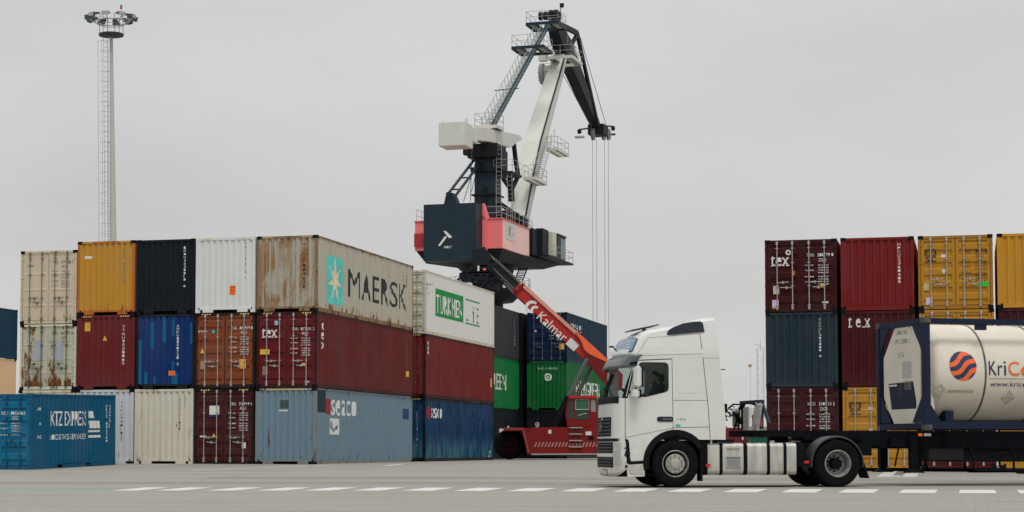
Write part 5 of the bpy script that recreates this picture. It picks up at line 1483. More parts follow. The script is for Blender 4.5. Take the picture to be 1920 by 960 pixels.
mb = MB(); mb.box(4.1, 4.13, -8.5, -.3, 18.6, 21.12); mb.build('lit_side_sheet', crl, hs)  # thin sheet carrying the painted light of the right side
mb = MB(); mb.box(4.135, 4.155, -7.6, -4.9, 19.5, 21.0); sgn = mb.build('sign_board', plain('off_white_board', (.58, .57, .56, 1), .5), hs)
Marks().poly([(.5, .3), (.75, .3), (1.5, 1.15), (1.3, 1.2)]).poly([(.6, 1.2), (.85, 1.2), (1.4, .25), (1.15, .3)]).ring(2.0, .55, .10, .16, 12).ring(.4, .7, .04, .08, 10).build('logo', M['grey_let'], sgn, lambda u, v: (4.158, -7.5+u, 19.55+v))
mb = MB(); mb.prism([(2.44, -9.2, 21.0), (2.44, -7.4, 21.0), (2.44, -9.2, 22.5)], (.25, 0, 0)); mb.box(2.44, 2.75, -9.2, -8.6, 18.4, 21.4); mb.build('ballast_bracket', cr_, crane)
mb = MB(); mb.box(-4.12, -3.3, -8.75, -8.6, 18.9, 20.1); mb.build('vent', plain('dark_red_vent', K(170, 50, 55), .6), hs)
mb = MB(); rail(mb, [(-4.0, -.4, 21.2), (-4.0, -8.4, 21.2)]); rail(mb, [(2.5, -8.4, 21.2), (4.0, -8.4, 21.2), (4.0, -.4, 21.2), (3.2, 4, 21.2)]); mb.build('railing', crail, hs)
# operator cab
mb = MB(); mb.box(2.9, 4.7, 7.4, 10.4, 18.95, 21.55); mb.box(2.8, 4.8, 7.3, 10.5, 21.5, 21.65); cb = mb.build('operator_cab', cd, crane, bevel=.04)
mb = MB(); mb.box(3.0, 4.6, 7.36, 7.41, 19.6, 21.3); mb.box(4.69, 4.72, 8.6, 10.2, 19.3, 21.3); mb.build('cab_window', plain('pale_glass', (.10, .15, .18, 1), .1), cb)
mb = MB(); mb.box(3.9, 4.6, 2.6, 4.6, 19.0, 21.6); mb.box(3.2, 4.2, .6, 2.2, 18.9, 21.4); mb.build('control_cabinet', cdk, crane); mb = MB(); mb.box(4.2, 5.0, 4.7, 6.0, 19.2, 21.5); mb.build('cabinet', plain('cream_cabinet', K(200, 198, 180), .5), crane, bevel=.05)
mb = MB(); mb.box(3.6, 5.4, 2.0, 10.8, 18.85, 19.0); wk = mb.build('walkway', cdk, crane); mb = MB(); rail(mb, [(5.35, 2.0, 19.0), (5.35, 10.7, 19.0), (3.0, 10.7, 19.0)]); mb.build('railing', crail, wk)
# tower
mb = MB(); mb.bar((0, 0, 18.6), (0, 0, 29.3), 2.1, 2.1, up=(0, 1, 0), w2=1.9, h2=1.9); tw = mb.build('tower', cd, crane, bevel=.03)
mb = MB(); mb.box(-.2, .3, -1.10, -1.04, 22.6, 25.2); mb.build('tower_opening', cdk, tw)
mb = MB(); mb.box(-1.5, 1.4, -1.6, 1.3, 27.9, 29.2); mb.box(-1.9, -1.2, -1.7, -1.0, 28.2, 29.0); mb.box(.2, 1.5, -.8, 1.5, 26.8, 28.8); mb.box(-1.3, 1.3, -1.3, 1.3, 26.6, 27.0); mb.box(-1.25, 1.25, -1.25, 1.25, 24.4, 24.55)
mb.build('tower_head', cdk, crane, bevel=.04)
mb = MB(); mb.box(.9, 2.7, -1.0, 2.2, 26.4, 26.6); hp = mb.build('head_platform', cdk, crane); mb = MB(); rail(mb, [(.9, -1.0, 26.6), (2.7, -1.0, 26.6), (2.7, 2.2, 26.6)]); ladder(mb, (1.5, -1.3, 19.2), (1.5, -1.3, 29.8), .5, .4, .022); ladder(mb, (2.5, -.9, 21.2), (2.4, -.9, 26.5), .45, .4, .022); mb.build('railing', crail, hp)
mb = MB(); mb.box(1.2, 3.6, -1.0, 2.2, 21.2, 21.5); mb.box(1.3, 2.6, -.6, 1.6, 21.5, 23.0); mb.box(2.6, 3.4, 0, 2.0, 21.5, 22.4); mb.bar((1.1, 0, 23.8), (3.2, 1, 22.2), .3, .4); mb.build('winch', cdk, crane, bevel=.05)
# counterweight lever
lv = [cp(872, 241), cp(905, 243), cp(935, 248), cp(962, 254), cp(966.5, 259), cp(966, 264), cp(958, 267), cp(946, 277), cp(936, 274), cp(905, 266), cp(885, 263), cp(872, 263)]
mb = MB(); mb.prism([p_+Vector((-.65, 0, 0)) for p_ in lv], (1.3, 0, 0)); lo_ = mb.build('counterweight_lever', cw_, crane)
mb = MB(); mb.box(-1.10, 1.35, -10.8, -8.6, 27.5, 29.6); mb.box(-1.35, 1.35, -8.6, -7.2, 28.2, 29.4); mb.box(-1.2, -1.0, -9.8, -9.6, 29.6, 29.9); mb.box(1.0, 1.2, -9.8, -9.6, 29.6, 30.1); mb.build('counterweight', cw_, lo_, bevel=.04)
# luffing links
def seg(mb, a, b_, w_, h_, xl=0, **k): mb.bar(cp(a[0], a[1], xl), cp(b_[0], b_[1], xl), w_, h_, up=(0, -1, .3), **k)
mb = MB()
seg(mb, (963, 266), (967, 302), .35, .45); seg(mb, (967, 302), (971, 326), .35, .45); seg(mb, (938, 300), (943, 330), .3, .4); seg(mb, (940, 329), (972, 329), .4, .55); seg(mb, (956, 332), (958, 352), .4, .7); seg(mb, (943, 334), (957, 354), .3, .35); seg(mb, (971, 332), (960, 354), .3, .35); seg(mb, (958, 350), (959, 378), .5, .5)
mb.build('luffing_link', cdk, crane)
mb = MB()
for xl in (-1.0, -.1): 
    xo = .32 if xl < -.5 else -.32
    mb.bar((-.15+xo, -9.9, 23.3-xo*.4), (-.75+xo, -1.0, 27.6-xo*.4), .16, .2, up=(1, 0, 0))
a0, b0 = Vector((-.15, -9.9, 23.3)), Vector((-.75, -1.0, 27.6))
for k in (.15, .5, .8):
    p_ = a0+(b0-a0)*k; mb.bar(p_+Vector((-.25, 0, 0)), p_+Vector((.25, 0, 0)), .12, .12)
mb.build('back_stay', cd, crane)
mb = MB(); mb.prism([(-.75, -10.4, 22.35), (.55, -10.4, 22.35), (.3, -10.4, 23.0), (.05, -10.4, 23.4), (-.45, -10.4, 23.45), (-.6, -10.4, 23.0)], (0, .9, 0)); mb.tube((-.3, -10.5, 23.25), (-.3, -9.4, 23.25), .24, 12); mb.build('stay_foot', cd, crane)
mb = MB()
for a, b_ in (((885, 285), (882, 378)), ((893, 300), (869, 378)), ((884, 288), (893, 250)), ((896, 308), (884, 360))): mb.tube(cp(a[0], a[1], -.8), cp(b_[0], b_[1], -.8), .035, 5)
mb.build('wire', crw, crane)
# tie beam from lever pivot to jib head, with its stair
T0, T1 = cp(923, 237, .3), cp(1030, 42, .3)
mb = MB()
for dx in (-.15, .15): mb.bar(T0+Vector((dx, 0, 0)), T1+Vector((dx, 0, 0)), .12, .34, up=(0, -1, .5))
tie = mb.build('tie_beam', plain('grey_teal_tie', K(84, 98, 104), .5, var=.2), crane)
mb = MB()
for i in range(1, 30):
    p_ = T0+(T1-T0)*i/30; mb.bar(p_+Vector((-.28, 0, 0)), p_+Vector((.28, 0, 0)), .1, .1)
mb.build('spacer', cd, tie)
S0, S1 = cp(913, 238, -.5), cp(1016, 55, -.5)
mb = MB()
ladder(mb, S0, S1, .7, .32, .05)
for dx in (-.35, .35):
    off = Vector((dx, -.45, .75)); mb.tube(S0+off, S1+off, .04, 5)
    for i in range(22): p_ = S0+(S1-S0)*i/21; mb.tube(p_+Vector((dx, 0, 0)), p_+off, .03, 4)
mb.build('stair', crail, tie)
mb = MB(); p_ = T0+(T1-T0)*.34
mb.bar(p_+Vector((-1.9, 0, -.1)), p_+Vector((.6, 0, 0)), .08, .08); mb.build('lamp_arm', cdk, tie)
grat = plain('grating', (.36, .36, .33, 1), .7)
def platform(px, py, w_, d_, xl=0, rail_=True, rails=crail, tone=None, cut=True):
    c_ = cp(px, py, xl)
    mb = MB()
    for s_ in (-1, 1):
        mb.box(c_.x+s_*w_/2-.07, c_.x+s_*w_/2+.07, c_.y-d_/2, c_.y+d_/2, c_.z-.3, c_.z)
        mb.box(c_.x-w_/2, c_.x+w_/2, c_.y+s_*d_/2-.07, c_.y+s_*d_/2+.07, c_.z-.3, c_.z)
        mb.box(c_.x+s_*w_*.22-.06, c_.x+s_*w_*.22+.06, c_.y-d_/2, c_.y+d_/2, c_.z-.28, c_.z)
    o_ = mb.build('platform', tone or cd, crane)
    mb = MB()
    for s_ in (-1, 1):
        a, b_ = sorted((c_.x+s_*w_/2, c_.x+s_*w_*.22)); mb.box(a, b_, c_.y-d_/2+.05, c_.y+d_/2-.05, c_.z-.12, c_.z-.06)
    mb.build('grating', grat, o_)
    if rail_:
        mb = MB(); z = c_.z; x0, x1, y0_, y1_ = c_.x-w_/2, c_.x+w_/2, c_.y-d_/2, c_.y+d_/2
        rail(mb, [(x0, y0_, z), (x1, y0_, z), (x1, y1_, z), (x0, y1_, z), (x0, y0_, z)], 1.15, .024); mb.build('railing', rails, o_)
    return o_
platform(998, 92, 3.3, 3.4, .1); platform(1024, 47, 3.4, 3.2, .1)
platform(917, 238, 2.2, 2.0, -.2, tone=cw_)
# jib
st = [((973, 412), 1.65, 1.3), ((987, 335), 1.85, 1.6), ((1001, 276), 1.75, 1.7), ((1020, 210), 1.65, 1.5), ((1038, 150), 1.5, 1.2), ((1050, 108), 1.3, .9)]
mb = MB(); rows = []
cen = [cp(p_[0], p_[1], 0) for p_, _, _ in st]
for i, (p_, w_, h_) in enumerate(st):
    d = (cen[min(i+1, len(st)-1)]-cen[max(i-1, 0)]).normalized(); n = Vector((0, -d.z, d.y)).normalized()
    if n.y > 0: n = -n
    rows.append([cen[i]+Vector((sx_*w_/2, 0, 0))+n*sy_*h_/2 for sx_, sy_ in ((-1, -1), (1, -1), (1, 1), (-1, 1))])
mb.grid(rows, close=True); mb.add(rows[0], [(0, 1, 2, 3)]); mb.add(rows[-1], [(0, 1, 2, 3)])
jib = mb.build('jib', cw_, crane)
mb = MB()
for a, b_ in zip(rows[:-1], rows[1:]): mb.tube(a[2]+Vector((.04, 0, 0)), b_[2]+Vector((.04, 0, 0)), .10, 6)
mb.build('cable_tray', cd, jib)
mb = MB(); c_ = cp(1017, 139, -1.3); mb.lathe([(-.16, .25), (-.16, 1.12), (.16, 1.12), (.16, .25)], 'x', 28, c_)
dr = mb.build('cable_drum', plain('grey_drum', (.30, .31, .31, 1), .5), jib)
mb = MB()
for i in range(14): a = 2*pi*i/14; mb.bar(c_+Vector((-.2, .25*cos(a), .25*sin(a))), c_+Vector((-.2, 1.0*cos(a), 1.0*sin(a))), .08, .08, up=(1, 0, 0))
mb.build('spoke', crail, dr)
mb = MB(); c_ = cp(1034, 148, -.7); mb.box(c_.x-.9, c_.x+.7, c_.y-1.4, c_.y-.2, c_.z-.5, c_.z-.2); mb.box(c_.x-.5, c_.x+.3, c_.y-1.3, c_.y-.5, c_.z-.2, c_.z+1.2); mb.box(c_.x-1.1, c_.x-.3, c_.y-1.2, c_.y-.4, c_.z+1.8, c_.z+2.6)
jp = mb.build('drum_platform', cw_, jib); mb = MB(); rail(mb, [(c_.x-.9, c_.y-1.4, c_.z-.2), (c_.x+.9, c_.y-1.4, c_.z-.2)], 1.6); ladder(mb, (c_.x+.2, c_.y-1.5, c_.z-.4), (c_.x+.7, c_.y+.3, c_.z+3.2), .6); mb.build('railing', crail, jp)
platform(1060, 112, 2.6, 4.2, .9, tone=cw_)
# stairs and landings on the right flank of the jib
for (px, py, w_, d_) in ((1046, 283, 1.1, 4.4), (1004, 337, 1.1, 4.2)): platform(px, py, w_, d_, 1.5, tone=cw_)
mb = MB(); ladder(mb, cp(1008, 342, 1.3), cp(1028, 268, 1.3), .7, .32, .045); rail(mb, [cp(1000, 322, 1.2), cp(1040, 262, 1.2)], 1.1); mb.build('stair', crail, jib)
# fly jib
def chain(pts, name, mat, xl=0, parent=crane):
    mb = MB(); cen = [cp(p_[0][0], p_[0][1], xl) for p_ in pts]; rows = []
    for i, (p_, w_, h_) in enumerate(pts):
        d = (cen[min(i+1, len(pts)-1)]-cen[max(i-1, 0)]).normalized(); n = Vector((0, -d.z, d.y)).normalized()
        rows.append([cen[i]+Vector((sx_*w_/2, 0, 0))+n*sy_*h_/2 for sx_, sy_ in ((-1, -1), (1, -1), (1, 1), (-1, 1))])
    mb.grid(rows, close=True); mb.add(rows[0], [(0, 1, 2, 3)]); mb.add(rows[-1], [(0, 1, 2, 3)])
    return mb.build(name, mat, parent)
fj = chain([((1036, 38), .9, 1.2), ((1044, 62), 1.3, 2.0), ((1058, 95), 1.3, 2.6), ((1072, 125), 1.2, 2.2), ((1096, 185), 1.1, 1.6), ((1119, 240), .8, .9)], 'fly_jib', cdk)
for xl in (-.45, .45):
    mb = MB(); seg(mb, (1046, 44), (1082, 62), .32, .55, xl); seg(mb, (1082, 62), (1121, 236), .32, .55, xl); seg(mb, (1083, 64), (1066, 92), .28, .45, xl); mb.build('upper_chord', cdk, fj)
mb = MB()
for px, py in ((1112, 252), (1132, 252), (1141, 252)):
    c_ = cp(px, py, 0); mb.lathe([(-.12, .1), (-.12, .72), (-.05, .62), (.05, .62), (.12, .72), (.12, .1)], 'x', 20, (c_.x, c_.y, c_.z))
mb.build('sheave', plain('sheave_steel', (.16, .17, .17, 1), .5), fj, smooth=.6)
mb = MB(); c_ = cp(1120, 243); mb.box(c_.x-.9, c_.x+1.0, c_.y-1.0, c_.y+1.2, c_.z-.7, c_.z+.5)
seg(mb, (1108, 240), (1086, 243), .14, .18); seg(mb, (1086, 243), (1087, 250), .4, .4); seg(mb, (1128, 236), (1149, 237), .14, .18); seg(mb, (1149, 237), (1150, 244), .4, .4); seg(mb, (1140, 252), (1153, 252), .2, .25)
mb.build('jib_head', cdk, fj, bevel=.04)
mb = MB(); c_ = cp(1087, 257); mb.box(c_.x-.5, c_.x+.5, c_.y-.3, c_.y+.3, c_.z-.1, c_.z+.1); mb.build('lamp', crail, fj)
mb = MB()
for px, py in ((1019, 30), (1038, 26), (1043, 30)):
    c_ = cp(px, py, 0); mb.lathe([(-.45, .1), (-.45, .45), (-.1, .45), (-.1, .1), (.1, .1), (.1, .45), (.45, .45), (.45, .1)], 'x', 16, (c_.x, c_.y, c_.z))
mb.build('head_sheave', cdk, crane, smooth=.6)
mb = MB(); a = cp(1046, 40, .3); b_ = cp(1052, 14, .3); mb.tube(a, b_, .05, 6); mb.box(b_.x-.12, b_.x+.3, b_.y-.1, b_.y+.1, b_.z, b_.z+.45); mb.build('mast_light', cdk, crane)
mb = MB()
for a, b_ in (((1056, 140), (1109, 238)), ((1088, 70), (1138, 240)), ((1062, 60), (1080, 90))): mb.tube(cp(a[0], a[1], .2), cp(b_[0], b_[1], .2), .035, 5)
mb.build('wire', crw, fj)
mb = MB(); rail(mb, [cp(1064, 82, .9), cp(1083, 118, .9)], 1.1); mb.build('railing', crail, fj)
for px in (1111, 1118.5, 1133.5, 1140.5):
    a = cp(px, 262, 0); mb = MB(); mb.tube(a, (a.x, a.y, 3.0), .024, 5); mb.build('hoist_rope', crw, crane)
mb = MB(); a = cp(1126, 262, 0); mb.box(a.x-1.6, a.x+1.6, a.y-.8, a.y+.8, 1.2, 3.1); mb.build('load_block', cdk, crane, bevel=.05)

# ------------------------------------------------------------------ reach stacker
YS = 97.0
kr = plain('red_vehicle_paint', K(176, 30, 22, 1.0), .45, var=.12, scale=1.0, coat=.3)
krb = plain('shaded_body_red', K(124, 20, 17, 1.0), .45, var=.15, scale=1.0)  # boom red made darker; the body's shade is put into the colour
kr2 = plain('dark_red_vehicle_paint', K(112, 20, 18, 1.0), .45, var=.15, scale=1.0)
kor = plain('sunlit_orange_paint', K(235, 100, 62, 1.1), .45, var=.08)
kpk = plain('skylit_flange', K(215, 150, 130), .5, var=.12, scale=3)  # paler tone paints sky light onto the boom's top edge
kgy = plain('boom_grey', K(44, 48, 50), .5, var=.2, scale=2)
ks0 = at(1050, 842, YS); ks0.z = gz(ks0.x, YS)
ks = empty('reach_stacker', ks0, 0, 'red reach stacker with a long raised boom lettered Kalmar, half hidden by the white truck', 'reach stacker')
def kp(px, py, d=0.): return at(px, py, YS+d)-ks0
def kprism(pts, d0, d1, name, mat, parent=None, bevel=.0):
    mb = MB(); a = [kp(x, y, d0) for x, y in pts]
    mb.prism(a, (0, d1-d0, 0)); return mb.build(name, mat, parent or ks, bevel=bevel)
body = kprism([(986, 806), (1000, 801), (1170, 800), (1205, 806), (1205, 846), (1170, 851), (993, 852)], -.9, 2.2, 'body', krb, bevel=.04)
kprism([(944, 801.5), (980, 801.5), (990, 803), (996, 852), (989, 852), (979, 808), (944, 808)], -1.2, 2.5, 'front_mudguard', krb)
mb = MB()
for i in range(11):
    x = 946+i*3.3; a = [kp(x, 802.8, -1.21), kp(x+1.6, 802.8, -1.21), kp(x+1.6, 805.0, -1.21), kp(x, 805.0, -1.21)]; mb.add(a, [(0, 1, 2, 3)])
for i in range(12):
    t_ = i/12; x = 980.5+t_*9.5; y = 807+t_*42; mb.add([kp(x, y, -1.21), kp(x+2.2, y, -1.21), kp(x+2.7, y+1.8, -1.21), kp(x+.5, y+1.8, -1.21)], [(0, 1, 2, 3)])
for i in range(30):
    x = 1001+i*6.4; mb.add([kp(x, 838, -.912), kp(x+3, 838, -.912), kp(x+7, 829, -.912), kp(x+4, 829, -.912)], [(0, 1, 2, 3)])
mb.build('hazard_stripe', plain('dull_white_stripe', K(170, 120, 115), .6), ks)
mb = MB()
a, b_ = kp(1000, 827.5, -.906), kp(1193, 827.5, -.906); c_, d_ = kp(1193, 839.5, -.906), kp(1000, 839.5, -.906); mb.add([a, b_, c_, d_], [(0, 1, 2, 3)]); mb.build('stripe_band', kr2, ks)
def kwheel(px, py, r_, d0, w_):
    c_ = kp(px, py, d0)
    rows_ = [(0, r_*.55), (0.02, r_*.9), (.08, r_), (w_-.08, r_), (w_-.02, r_*.9), (w_, r_*.55)]
    o_ = obj('wheel', MB().lathe([(.05, r_*.56), (.08, r_*.50), (.22, r_*.42), (.22, r_*.18), (.10, r_*.15), (.10, 0)], 'y', 28).mesh('rim', .6), plain('shaded_red_rim', K(44, 12, 12), .8), ks); o_.location = c_  # rim red darkened to hold the shade around the wheel
    obj('tyre', MB().lathe(rows_, 'y', 40).mesh('tyre', .5), M['rubber'], o_)
for px, d0 in ((955, -.1), (955, .6), (957, 1.6), (957, 2.3)): kwheel(px, 833, .80, d0, .6)
for d0 in (-.9, 1.7): kwheel(1176, 834, .80, d0, .6)
kprism([(968, 822), (1205, 822), (1205, 840), (968, 840)], .2, 1.4, 'axle_housing', M['dark_steel'])
# boom
YB = .1
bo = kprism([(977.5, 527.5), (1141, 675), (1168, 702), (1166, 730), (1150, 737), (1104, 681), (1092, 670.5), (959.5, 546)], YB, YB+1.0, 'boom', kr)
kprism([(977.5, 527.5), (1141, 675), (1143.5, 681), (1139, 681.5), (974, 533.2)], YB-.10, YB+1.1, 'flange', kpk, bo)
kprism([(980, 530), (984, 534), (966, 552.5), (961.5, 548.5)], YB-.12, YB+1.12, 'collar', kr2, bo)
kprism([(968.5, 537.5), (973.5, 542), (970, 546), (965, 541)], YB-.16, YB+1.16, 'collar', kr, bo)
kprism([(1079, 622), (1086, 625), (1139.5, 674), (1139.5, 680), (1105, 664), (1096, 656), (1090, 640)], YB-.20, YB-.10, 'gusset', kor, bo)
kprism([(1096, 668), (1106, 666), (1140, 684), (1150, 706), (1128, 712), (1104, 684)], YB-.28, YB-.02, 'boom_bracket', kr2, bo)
Bx = kp(985, 535, YB); 
dirb = (kp(1141, 675, YB)-kp(977.5, 527.5, YB)).normalized(); nb = Vector((dirb.z, 0, -dirb.x)); nb = nb if nb.z > 0 else -nb
o0 = kp(977.5, 527.5, YB-.012)
bt = lambda u, v: o0+dirb*u+nb*v
Marks().text('Kalmar', 1.90, -.93, 1.92, .50, .02).build('lettering', M['white_let'], bo, bt)
mk = Marks()
for cx_, r0, r1 in ((1.42, .25, .40), (1.62, .13, .26)):
    n_ = 10
    for i in range(n_):
        a, b_ = R(95+165*i/n_), R(95+165*(i+1)/n_)
        mk.poly([(cx_+r0*cos(a)*1.1, -.66+r0*sin(a)), (cx_+r1*cos(a)*1.1, -.66+r1*sin(a)), (cx_+r1*cos(b_)*1.1, -.66+r1*sin(b_)), (cx_+r0*cos(b_)*1.1, -.66+r0*sin(b_))])
mk.build('logo', M['white_let'], bo, bt)
Marks().rect(3.98, -.90, .60, .44).build('lettering_panel', M['white_st'], bo, bt)
kprism([(977, 528), (903, 462), (888, 476), (962, 544)], YB+.12, YB+.88, 'inner_boom', kgy, bo)
kprism([(977, 528), (903, 462), (901, 465), (974, 531)], YB+.0, YB+1.0, 'inner_flange', plain('pale_inner_flange', K(120, 118, 110), .5), bo)  # paler grey strip along the inner boom's top edge
mb = MB(); mb.tube(kp(912, 497, .0), kp(960, 546, .0), .09, 8); mb.tube(kp(914, 493, -.05), kp(962, 541, -.05), .05, 8); mb.tube(kp(928, 486, -.02), kp(968, 522, -.02), .05, 6); mb.build('hydraulic_pipe', plain('grey_pipe', K(90, 92, 92), .4), bo)
# attachment head at the tip
mb = MB()
for pts in ([(884, 470), (908, 462), (922, 482), (912, 500), (888, 500)], [(880, 498), (922, 496), (926, 512), (878, 512)], [(862, 511), (930, 509), (934, 517), (864, 519)], [(888, 515), (938, 517), (941, 527), (894, 527)], [(905, 526), (936, 526), (934, 545), (908, 540)]):
    a = [kp(x, y, -.4) for x, y in pts]; mb.prism(a, (0, 1.7, 0))
random.seed(5)
for i in range(30):
    x = random.uniform(864, 932); y = random.uniform(500, 530); p_ = kp(x, y, -.5); mb.bar(p_, p_+Vector((random.uniform(-.6, .6), .1, random.uniform(-.35, .35))), .10, .10)
for cx_, cy_ in ((866, 516), (871, 513), (878, 519)): mb.tube(kp(cx_, cy_, -.45), kp(cx_, cy_, -.1), .16, 10)
mb.path([kp(874, 500), kp(873, 508), kp(876, 517)], .03)
mb.build('lifting_head', cdk, ks)
mb = MB(); c_ = kp(908.5, 505, -.6); mb.box(c_.x-.07, c_.x+.07, c_.y-.05, c_.y, c_.z-.035, c_.z+.035)
tl, tt, tb_ = nmat('lit_tail_lamp'); tb_.inputs['Base Color'].default_value = (.8, .05, .02, 1); tb_.inputs['Emission Color'].default_value = (1, .12, .05, 1); tb_.inputs['Emission Strength'].default_value = .8
mb.build('warning_lamp', tl, ks)
mb = MB(); c_ = kp(897, 503, -.6); mb.box(c_.x-.05, c_.x+.05, c_.y, c_.y+.05, c_.z-.14, c_.z+.14); mb.build('reflector', M['white_st'], ks)
# lift cylinders
for a, m_, b_, d0 in (((1101, 672), (1066, 744), (1030, 822), .0), ((1110, 684), (1080, 745), (1044, 822), 1.1)):
    mb = MB(); mb.tube(kp(*a, d0-.5), kp(*m_, d0-.5), .11, 12); cyl_ = mb.build('cylinder_rod', plain('dull_rod', K(92, 98, 100), .4), ks, smooth=.8)
    mb = MB(); mb.tube(kp(*m_, d0-.5), kp(*b_, d0-.5), .20, 14); mb.build('cylinder_barrel', M['black'], cyl_, smooth=.8)
# cab
cb = kprism([(1064, 800), (1060, 775), (1066, 743), (1118, 743), (1121, 800)], -.75, .55, 'cab', krb)
kprism([(1069, 741.5), (1119, 741.5), (1120, 747), (1066, 747)], -.85, .65, 'cab_roof', kr, cb)
kglass = plain('dark_cab_glass', (.03, .06, .045, 1), .12)
kprism([(1064.5, 778), (1068, 748), (1076, 748), (1075, 785), (1064, 785)], -.77, -.745, 'cab_window', kglass, cb)
kprism([(1079, 749), (1104, 749), (1104, 768), (1079, 768)], -.77, -.745, 'cab_window', plain('greenish_glass', (.04, .13, .07, 1), .12), cb)
kprism([(1079, 769.5), (1104, 769.5), (1104, 786), (1079, 786)], -.77, -.745, 'cab_window', kglass, cb)
kprism([(1108, 749), (1116, 749), (1117, 772), (1108, 772)], -.77, -.745, 'cab_window', plain('bright_glass', (.25, .27, .25, 1), .15), cb)
mb = MB(); mb.path([kp(1084, 779, -.79), kp(1100, 775, -.79)], .02); mb.path([kp(1079, 749, -.78), kp(1104, 749, -.78), kp(1104, 768, -.78), kp(1079, 768, -.78), kp(1079, 749, -.78)], .02); mb.build('window_frame', M['galv'], cb)
kprism([(1040, 768), (1062, 771), (1060, 800), (1010, 800), (1022, 784)], .3, 1.7, 'engine_cover', M['black'])
kprism([(1066, 800), (1094, 800), (1094, 831), (1066, 831)], -.93, -.905, 'step_panel', kr2)
mb = MB()
for y in (802, 814, 826, 838): a, b_ = kp(1067, y, -.98), kp(1092, y, -.98); mb.bar(a, b_, .12, .05)
mb.build('step', M['galv'], ks)
kprism([(1098, 809), (1109, 809), (1109, 816), (1098, 816)], -.94, -.905, 'lamp', M['white_st']); kprism([(1103, 818), (1113, 818), (1113, 824), (1103, 824)], -.94, -.905, 'lamp', M['black'])
kprism([(1028, 806), (1034, 806), (1034, 813), (1028, 813)], -.92, -.905, 'sticker', M['white_st'])
kprism([(996, 850.5), (1150, 850), (1150, 852.5), (996, 853)], -1.0, -.90, 'side_rail', M['galv'])

# ------------------------------------------------------------------ lighting mast
YM = 110.0; mt = at(208.6, 70, YM); m4 = at(212.3, 450, YM); lean = (mt.x-m4.x)/(mt.z-m4.z); mb0 = Vector((m4.x-lean*(m4.z-.28), YM, gz(mt.x, YM)))
mast = empty('lighting_mast', mb0, 0, 'tall pale mast with a ring of floodlights and a caged ladder', 'light mast')
H_m = mt.z-mb0.z
mast.rotation_euler = (0, math.atan(lean), 0)
mb = MB(); mb.tube((0, 0, 0), (0, 0, H_m), .30, 16, .10); mb.build('pole', plain('pale_pole', K(176, 180, 170, 1.1), .5, var=.08, scale=.7), mast, smooth=1)
mb = MB(); ladder(mb, (-.42, -.05, 2.5), (-.32, -.05, H_m), .26, .30, .013)
for i in range(int(H_m/.62)-4):
    z = 3+i*.62; xb = -.42-(-.10)*z/H_m*1.0
    pts = [(xb+.02+.30*cos(R(a))*1.0-.10, -.05-.30*sin(R(a)), z) for a in range(-10, 191, 25)]
    mb.path(pts, .010, 4)
for dx in (-.39, .17): mb.tube((-.50+dx*.98, -.12, 3), (-.40+dx*.98, -.12, H_m-.2), .012, 4)
for dx in (-.1,): mb.tube((-.50+dx, -.35, 3), (-.40+dx, -.35, H_m-.2), .010, 4)
for i in range(9): z = 3+i*2.3; mb.tube((-.3, -.05, z), (-.05, 0, z), .012, 4)
mb.build('ladder', plain('ladder_grey', (.30, .31, .30, 1), .5), mast)
dk_ = plain('mast_dark', K(60, 66, 66), .6)
mb = MB(); mb.lathe([(0, .05), (-.04, .55), (.0, .74), (.10, .76), (.12, .70), (.12, 0)], 'z', 32, (0, 0, H_m+.1)); mb.build('work_platform', dk_, mast, smooth=.6)
mb = MB(); rail(mb, [(.72*cos(R(a)), .72*sin(R(a)), H_m+.2) for a in range(0, 361, 60)], 1.15, .018)
mb.path([(.98*cos(R(a)), .98*sin(R(a)), H_m+.95) for a in range(0, 361, 20)], .035, 6)
for a in range(0, 360, 45): mb.tube((.72*cos(R(a)), .72*sin(R(a)), H_m+.75), (1.3*cos(R(a)), 1.3*sin(R(a)), H_m+1.15), .025, 5)
mb.build('railing', plain('mast_rail', (.42, .42, .41, 1), .5), mast)
for i in range(10):
    a = R(36*i+18); r_ = 1.25; d = Vector((cos(a), sin(a), 0)); t_ = Vector((-sin(a), cos(a), 0)); c_ = Vector((0, 0, H_m+1.25))+d*r_
    mb = MB(); v = []
    dn = (d+Vector((0, 0, -.28))).normalized(); up_ = t_.cross(dn)*(-1 if t_.cross(dn).z < 0 else 1)
    for k, sx_, sz_ in ((-.30, .13, .05), (.34, .24, .11)):
        for i_, j_ in ((-1, -1), (1, -1), (1, 1), (-1, 1)): v.append(c_+dn*k+t_*i_*sx_+up_*j_*sz_)
    mb.add(v, [(0,1,2,3),(7,6,5,4),(0,4,5,1),(1,5,6,2),(2,6,7,3),(3,7,4,0)])
    fl = mb.build('floodlight', plain('floodlight_housing', K(70, 82, 90), .45), mast, bevel=.02)
    mb = MB(); q = [c_+dn*.35+t_*i_*.21+up_*j_*.09 for i_, j_ in ((-1, -1), (1, -1), (1, 1), (-1, 1))]; mb.add(q, [(0, 1, 2, 3)]); mb.build('lens', plain('flood_lens', (.55, .52, .45, 1), .2), fl)
mb = MB(); mb.tube((.62, 0, H_m+1.1), (.62, 0, H_m+1.85), .012, 5); mb.tube((.62, 0, H_m+1.75), (.62, 0, H_m+1.98), .07, 8); mb.build('beacon', plain('red_beacon', (.55, .05, .05, 1), .4), mast)

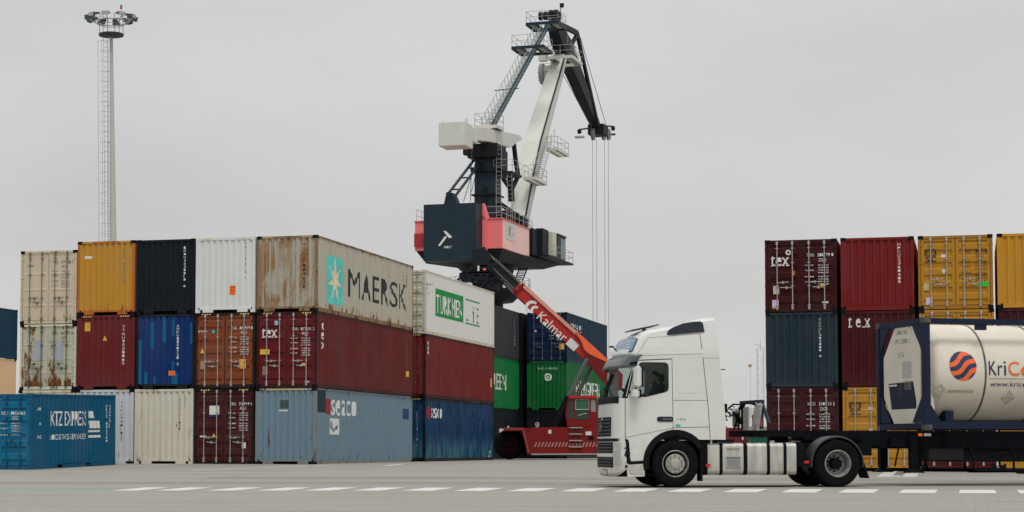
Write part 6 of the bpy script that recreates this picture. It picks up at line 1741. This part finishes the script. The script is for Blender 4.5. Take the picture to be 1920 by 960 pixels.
# ------------------------------------------------------------------ far things seen between the truck and the right block
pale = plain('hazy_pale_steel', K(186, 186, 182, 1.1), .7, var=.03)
fc0 = at(1427, 842, 420); fc0.z = gz(fc0.x, 420)
fc = empty('distant_crane', fc0, 0, 'faint pale lattice crane far away, just left of the right block', 'crane')
hgt = at(1427, 640, 420).z
mb = MB()
for sx_ in (-.7, .7):
    for sy_ in (-.7, .7): mb.tube((sx_, sy_, 8), (sx_, sy_, hgt*.93), .07, 5)
for i in range(int((hgt-10)/1.6)):
    z = 8+i*1.6; s_ = 1 if i % 2 else -1; mb.tube((-.7*s_, -.7, z), (.7*s_, -.7, z+1.6), .05, 4); mb.tube((-.7, -.7, z), (.7, -.7, z), .05, 4)
mb.tube((0, 0, hgt*.9), (0, 0, hgt), .10, 6); mb.tube((-1.2, 0, hgt*.97), (.8, 0, hgt*.93), .07, 5); mb.build('lattice_mast', pale, fc)
mb = MB()
for sx_ in (-6.5, 2.5):
    for sy_ in (-3, 3): mb.bar((sx_, sy_, 0), (sx_*.7, sy_*.6, 9), .7, .7)
mb.box(-5.5, 2.8, -2.5, 2.5, 8, 10); mb.build('portal', pale, fc)
far1 = at(1412, 842, 182); far1.z = gz(far1.x, 182)
container('far_m', far1, L2, 2.75, 'end', P('far_maroon_paint', kk(120, 44, 46), 60, rust=.05, H=2.6), 'small distant maroon container under the trailer neck behind the tractor', None, yaw=0)
fr('far_m', Marks().rect(1.35, -1.2, .16, .9), M['white_st'], 'sticker')
sk0 = at(1427, 842, 178); sk0.z = gz(sk0.x, 178)
sk_ = empty('waste_skip', sk0, 0, 'green skip with a pale box on top, far away beside the distant maroon container', 'skip')
mb = MB(); mb.add([(-.9, -.8, .1), (.9, -.8, .1), (.9, .8, .1), (-.9, .8, .1), (-1.3, -1, 1.9), (1.3, -1, 1.9), (1.3, 1, 1.9), (-1.3, 1, 1.9)], [(0,3,2,1),(0,1,5,4),(1,2,6,5),(2,3,7,6),(3,0,4,7)]); mb.bar((-1.3, -1.02, 1.9), (1.3, -1.02, 1.9), .1, .1)
mb.build('hopper', plain('dark_green_paint', K(20, 84, 64), .5), sk_)
mb = MB(); mb.box(-1.2, 1.2, -.8, .8, 1.9, 2.8); mb.build('load', plain('pale_load', K(150, 150, 140), .6, var=.3), sk_)
bp0 = at(1408, 842, 330); bp0.z = gz(bp0.x, 330); ht_ = at(1408, 686, 330).z-bp0.z
bc = empty('beacon_pole', bp0, 0, 'thin far pole topped by a small ochre lamp, between the truck and the right block', 'lamp pole')
mb = MB(); mb.tube((0, 0, 0), (0, 0, ht_), .06, 6, .04); mb.build('pole', pale, bc)
mb = MB(); mb.box(-.35, .25, -.2, .2, ht_-.25, ht_+.3); mb.build('lamp', plain('ochre_lamp', (.42, .28, .12, 1), .6), bc, bevel=.1)
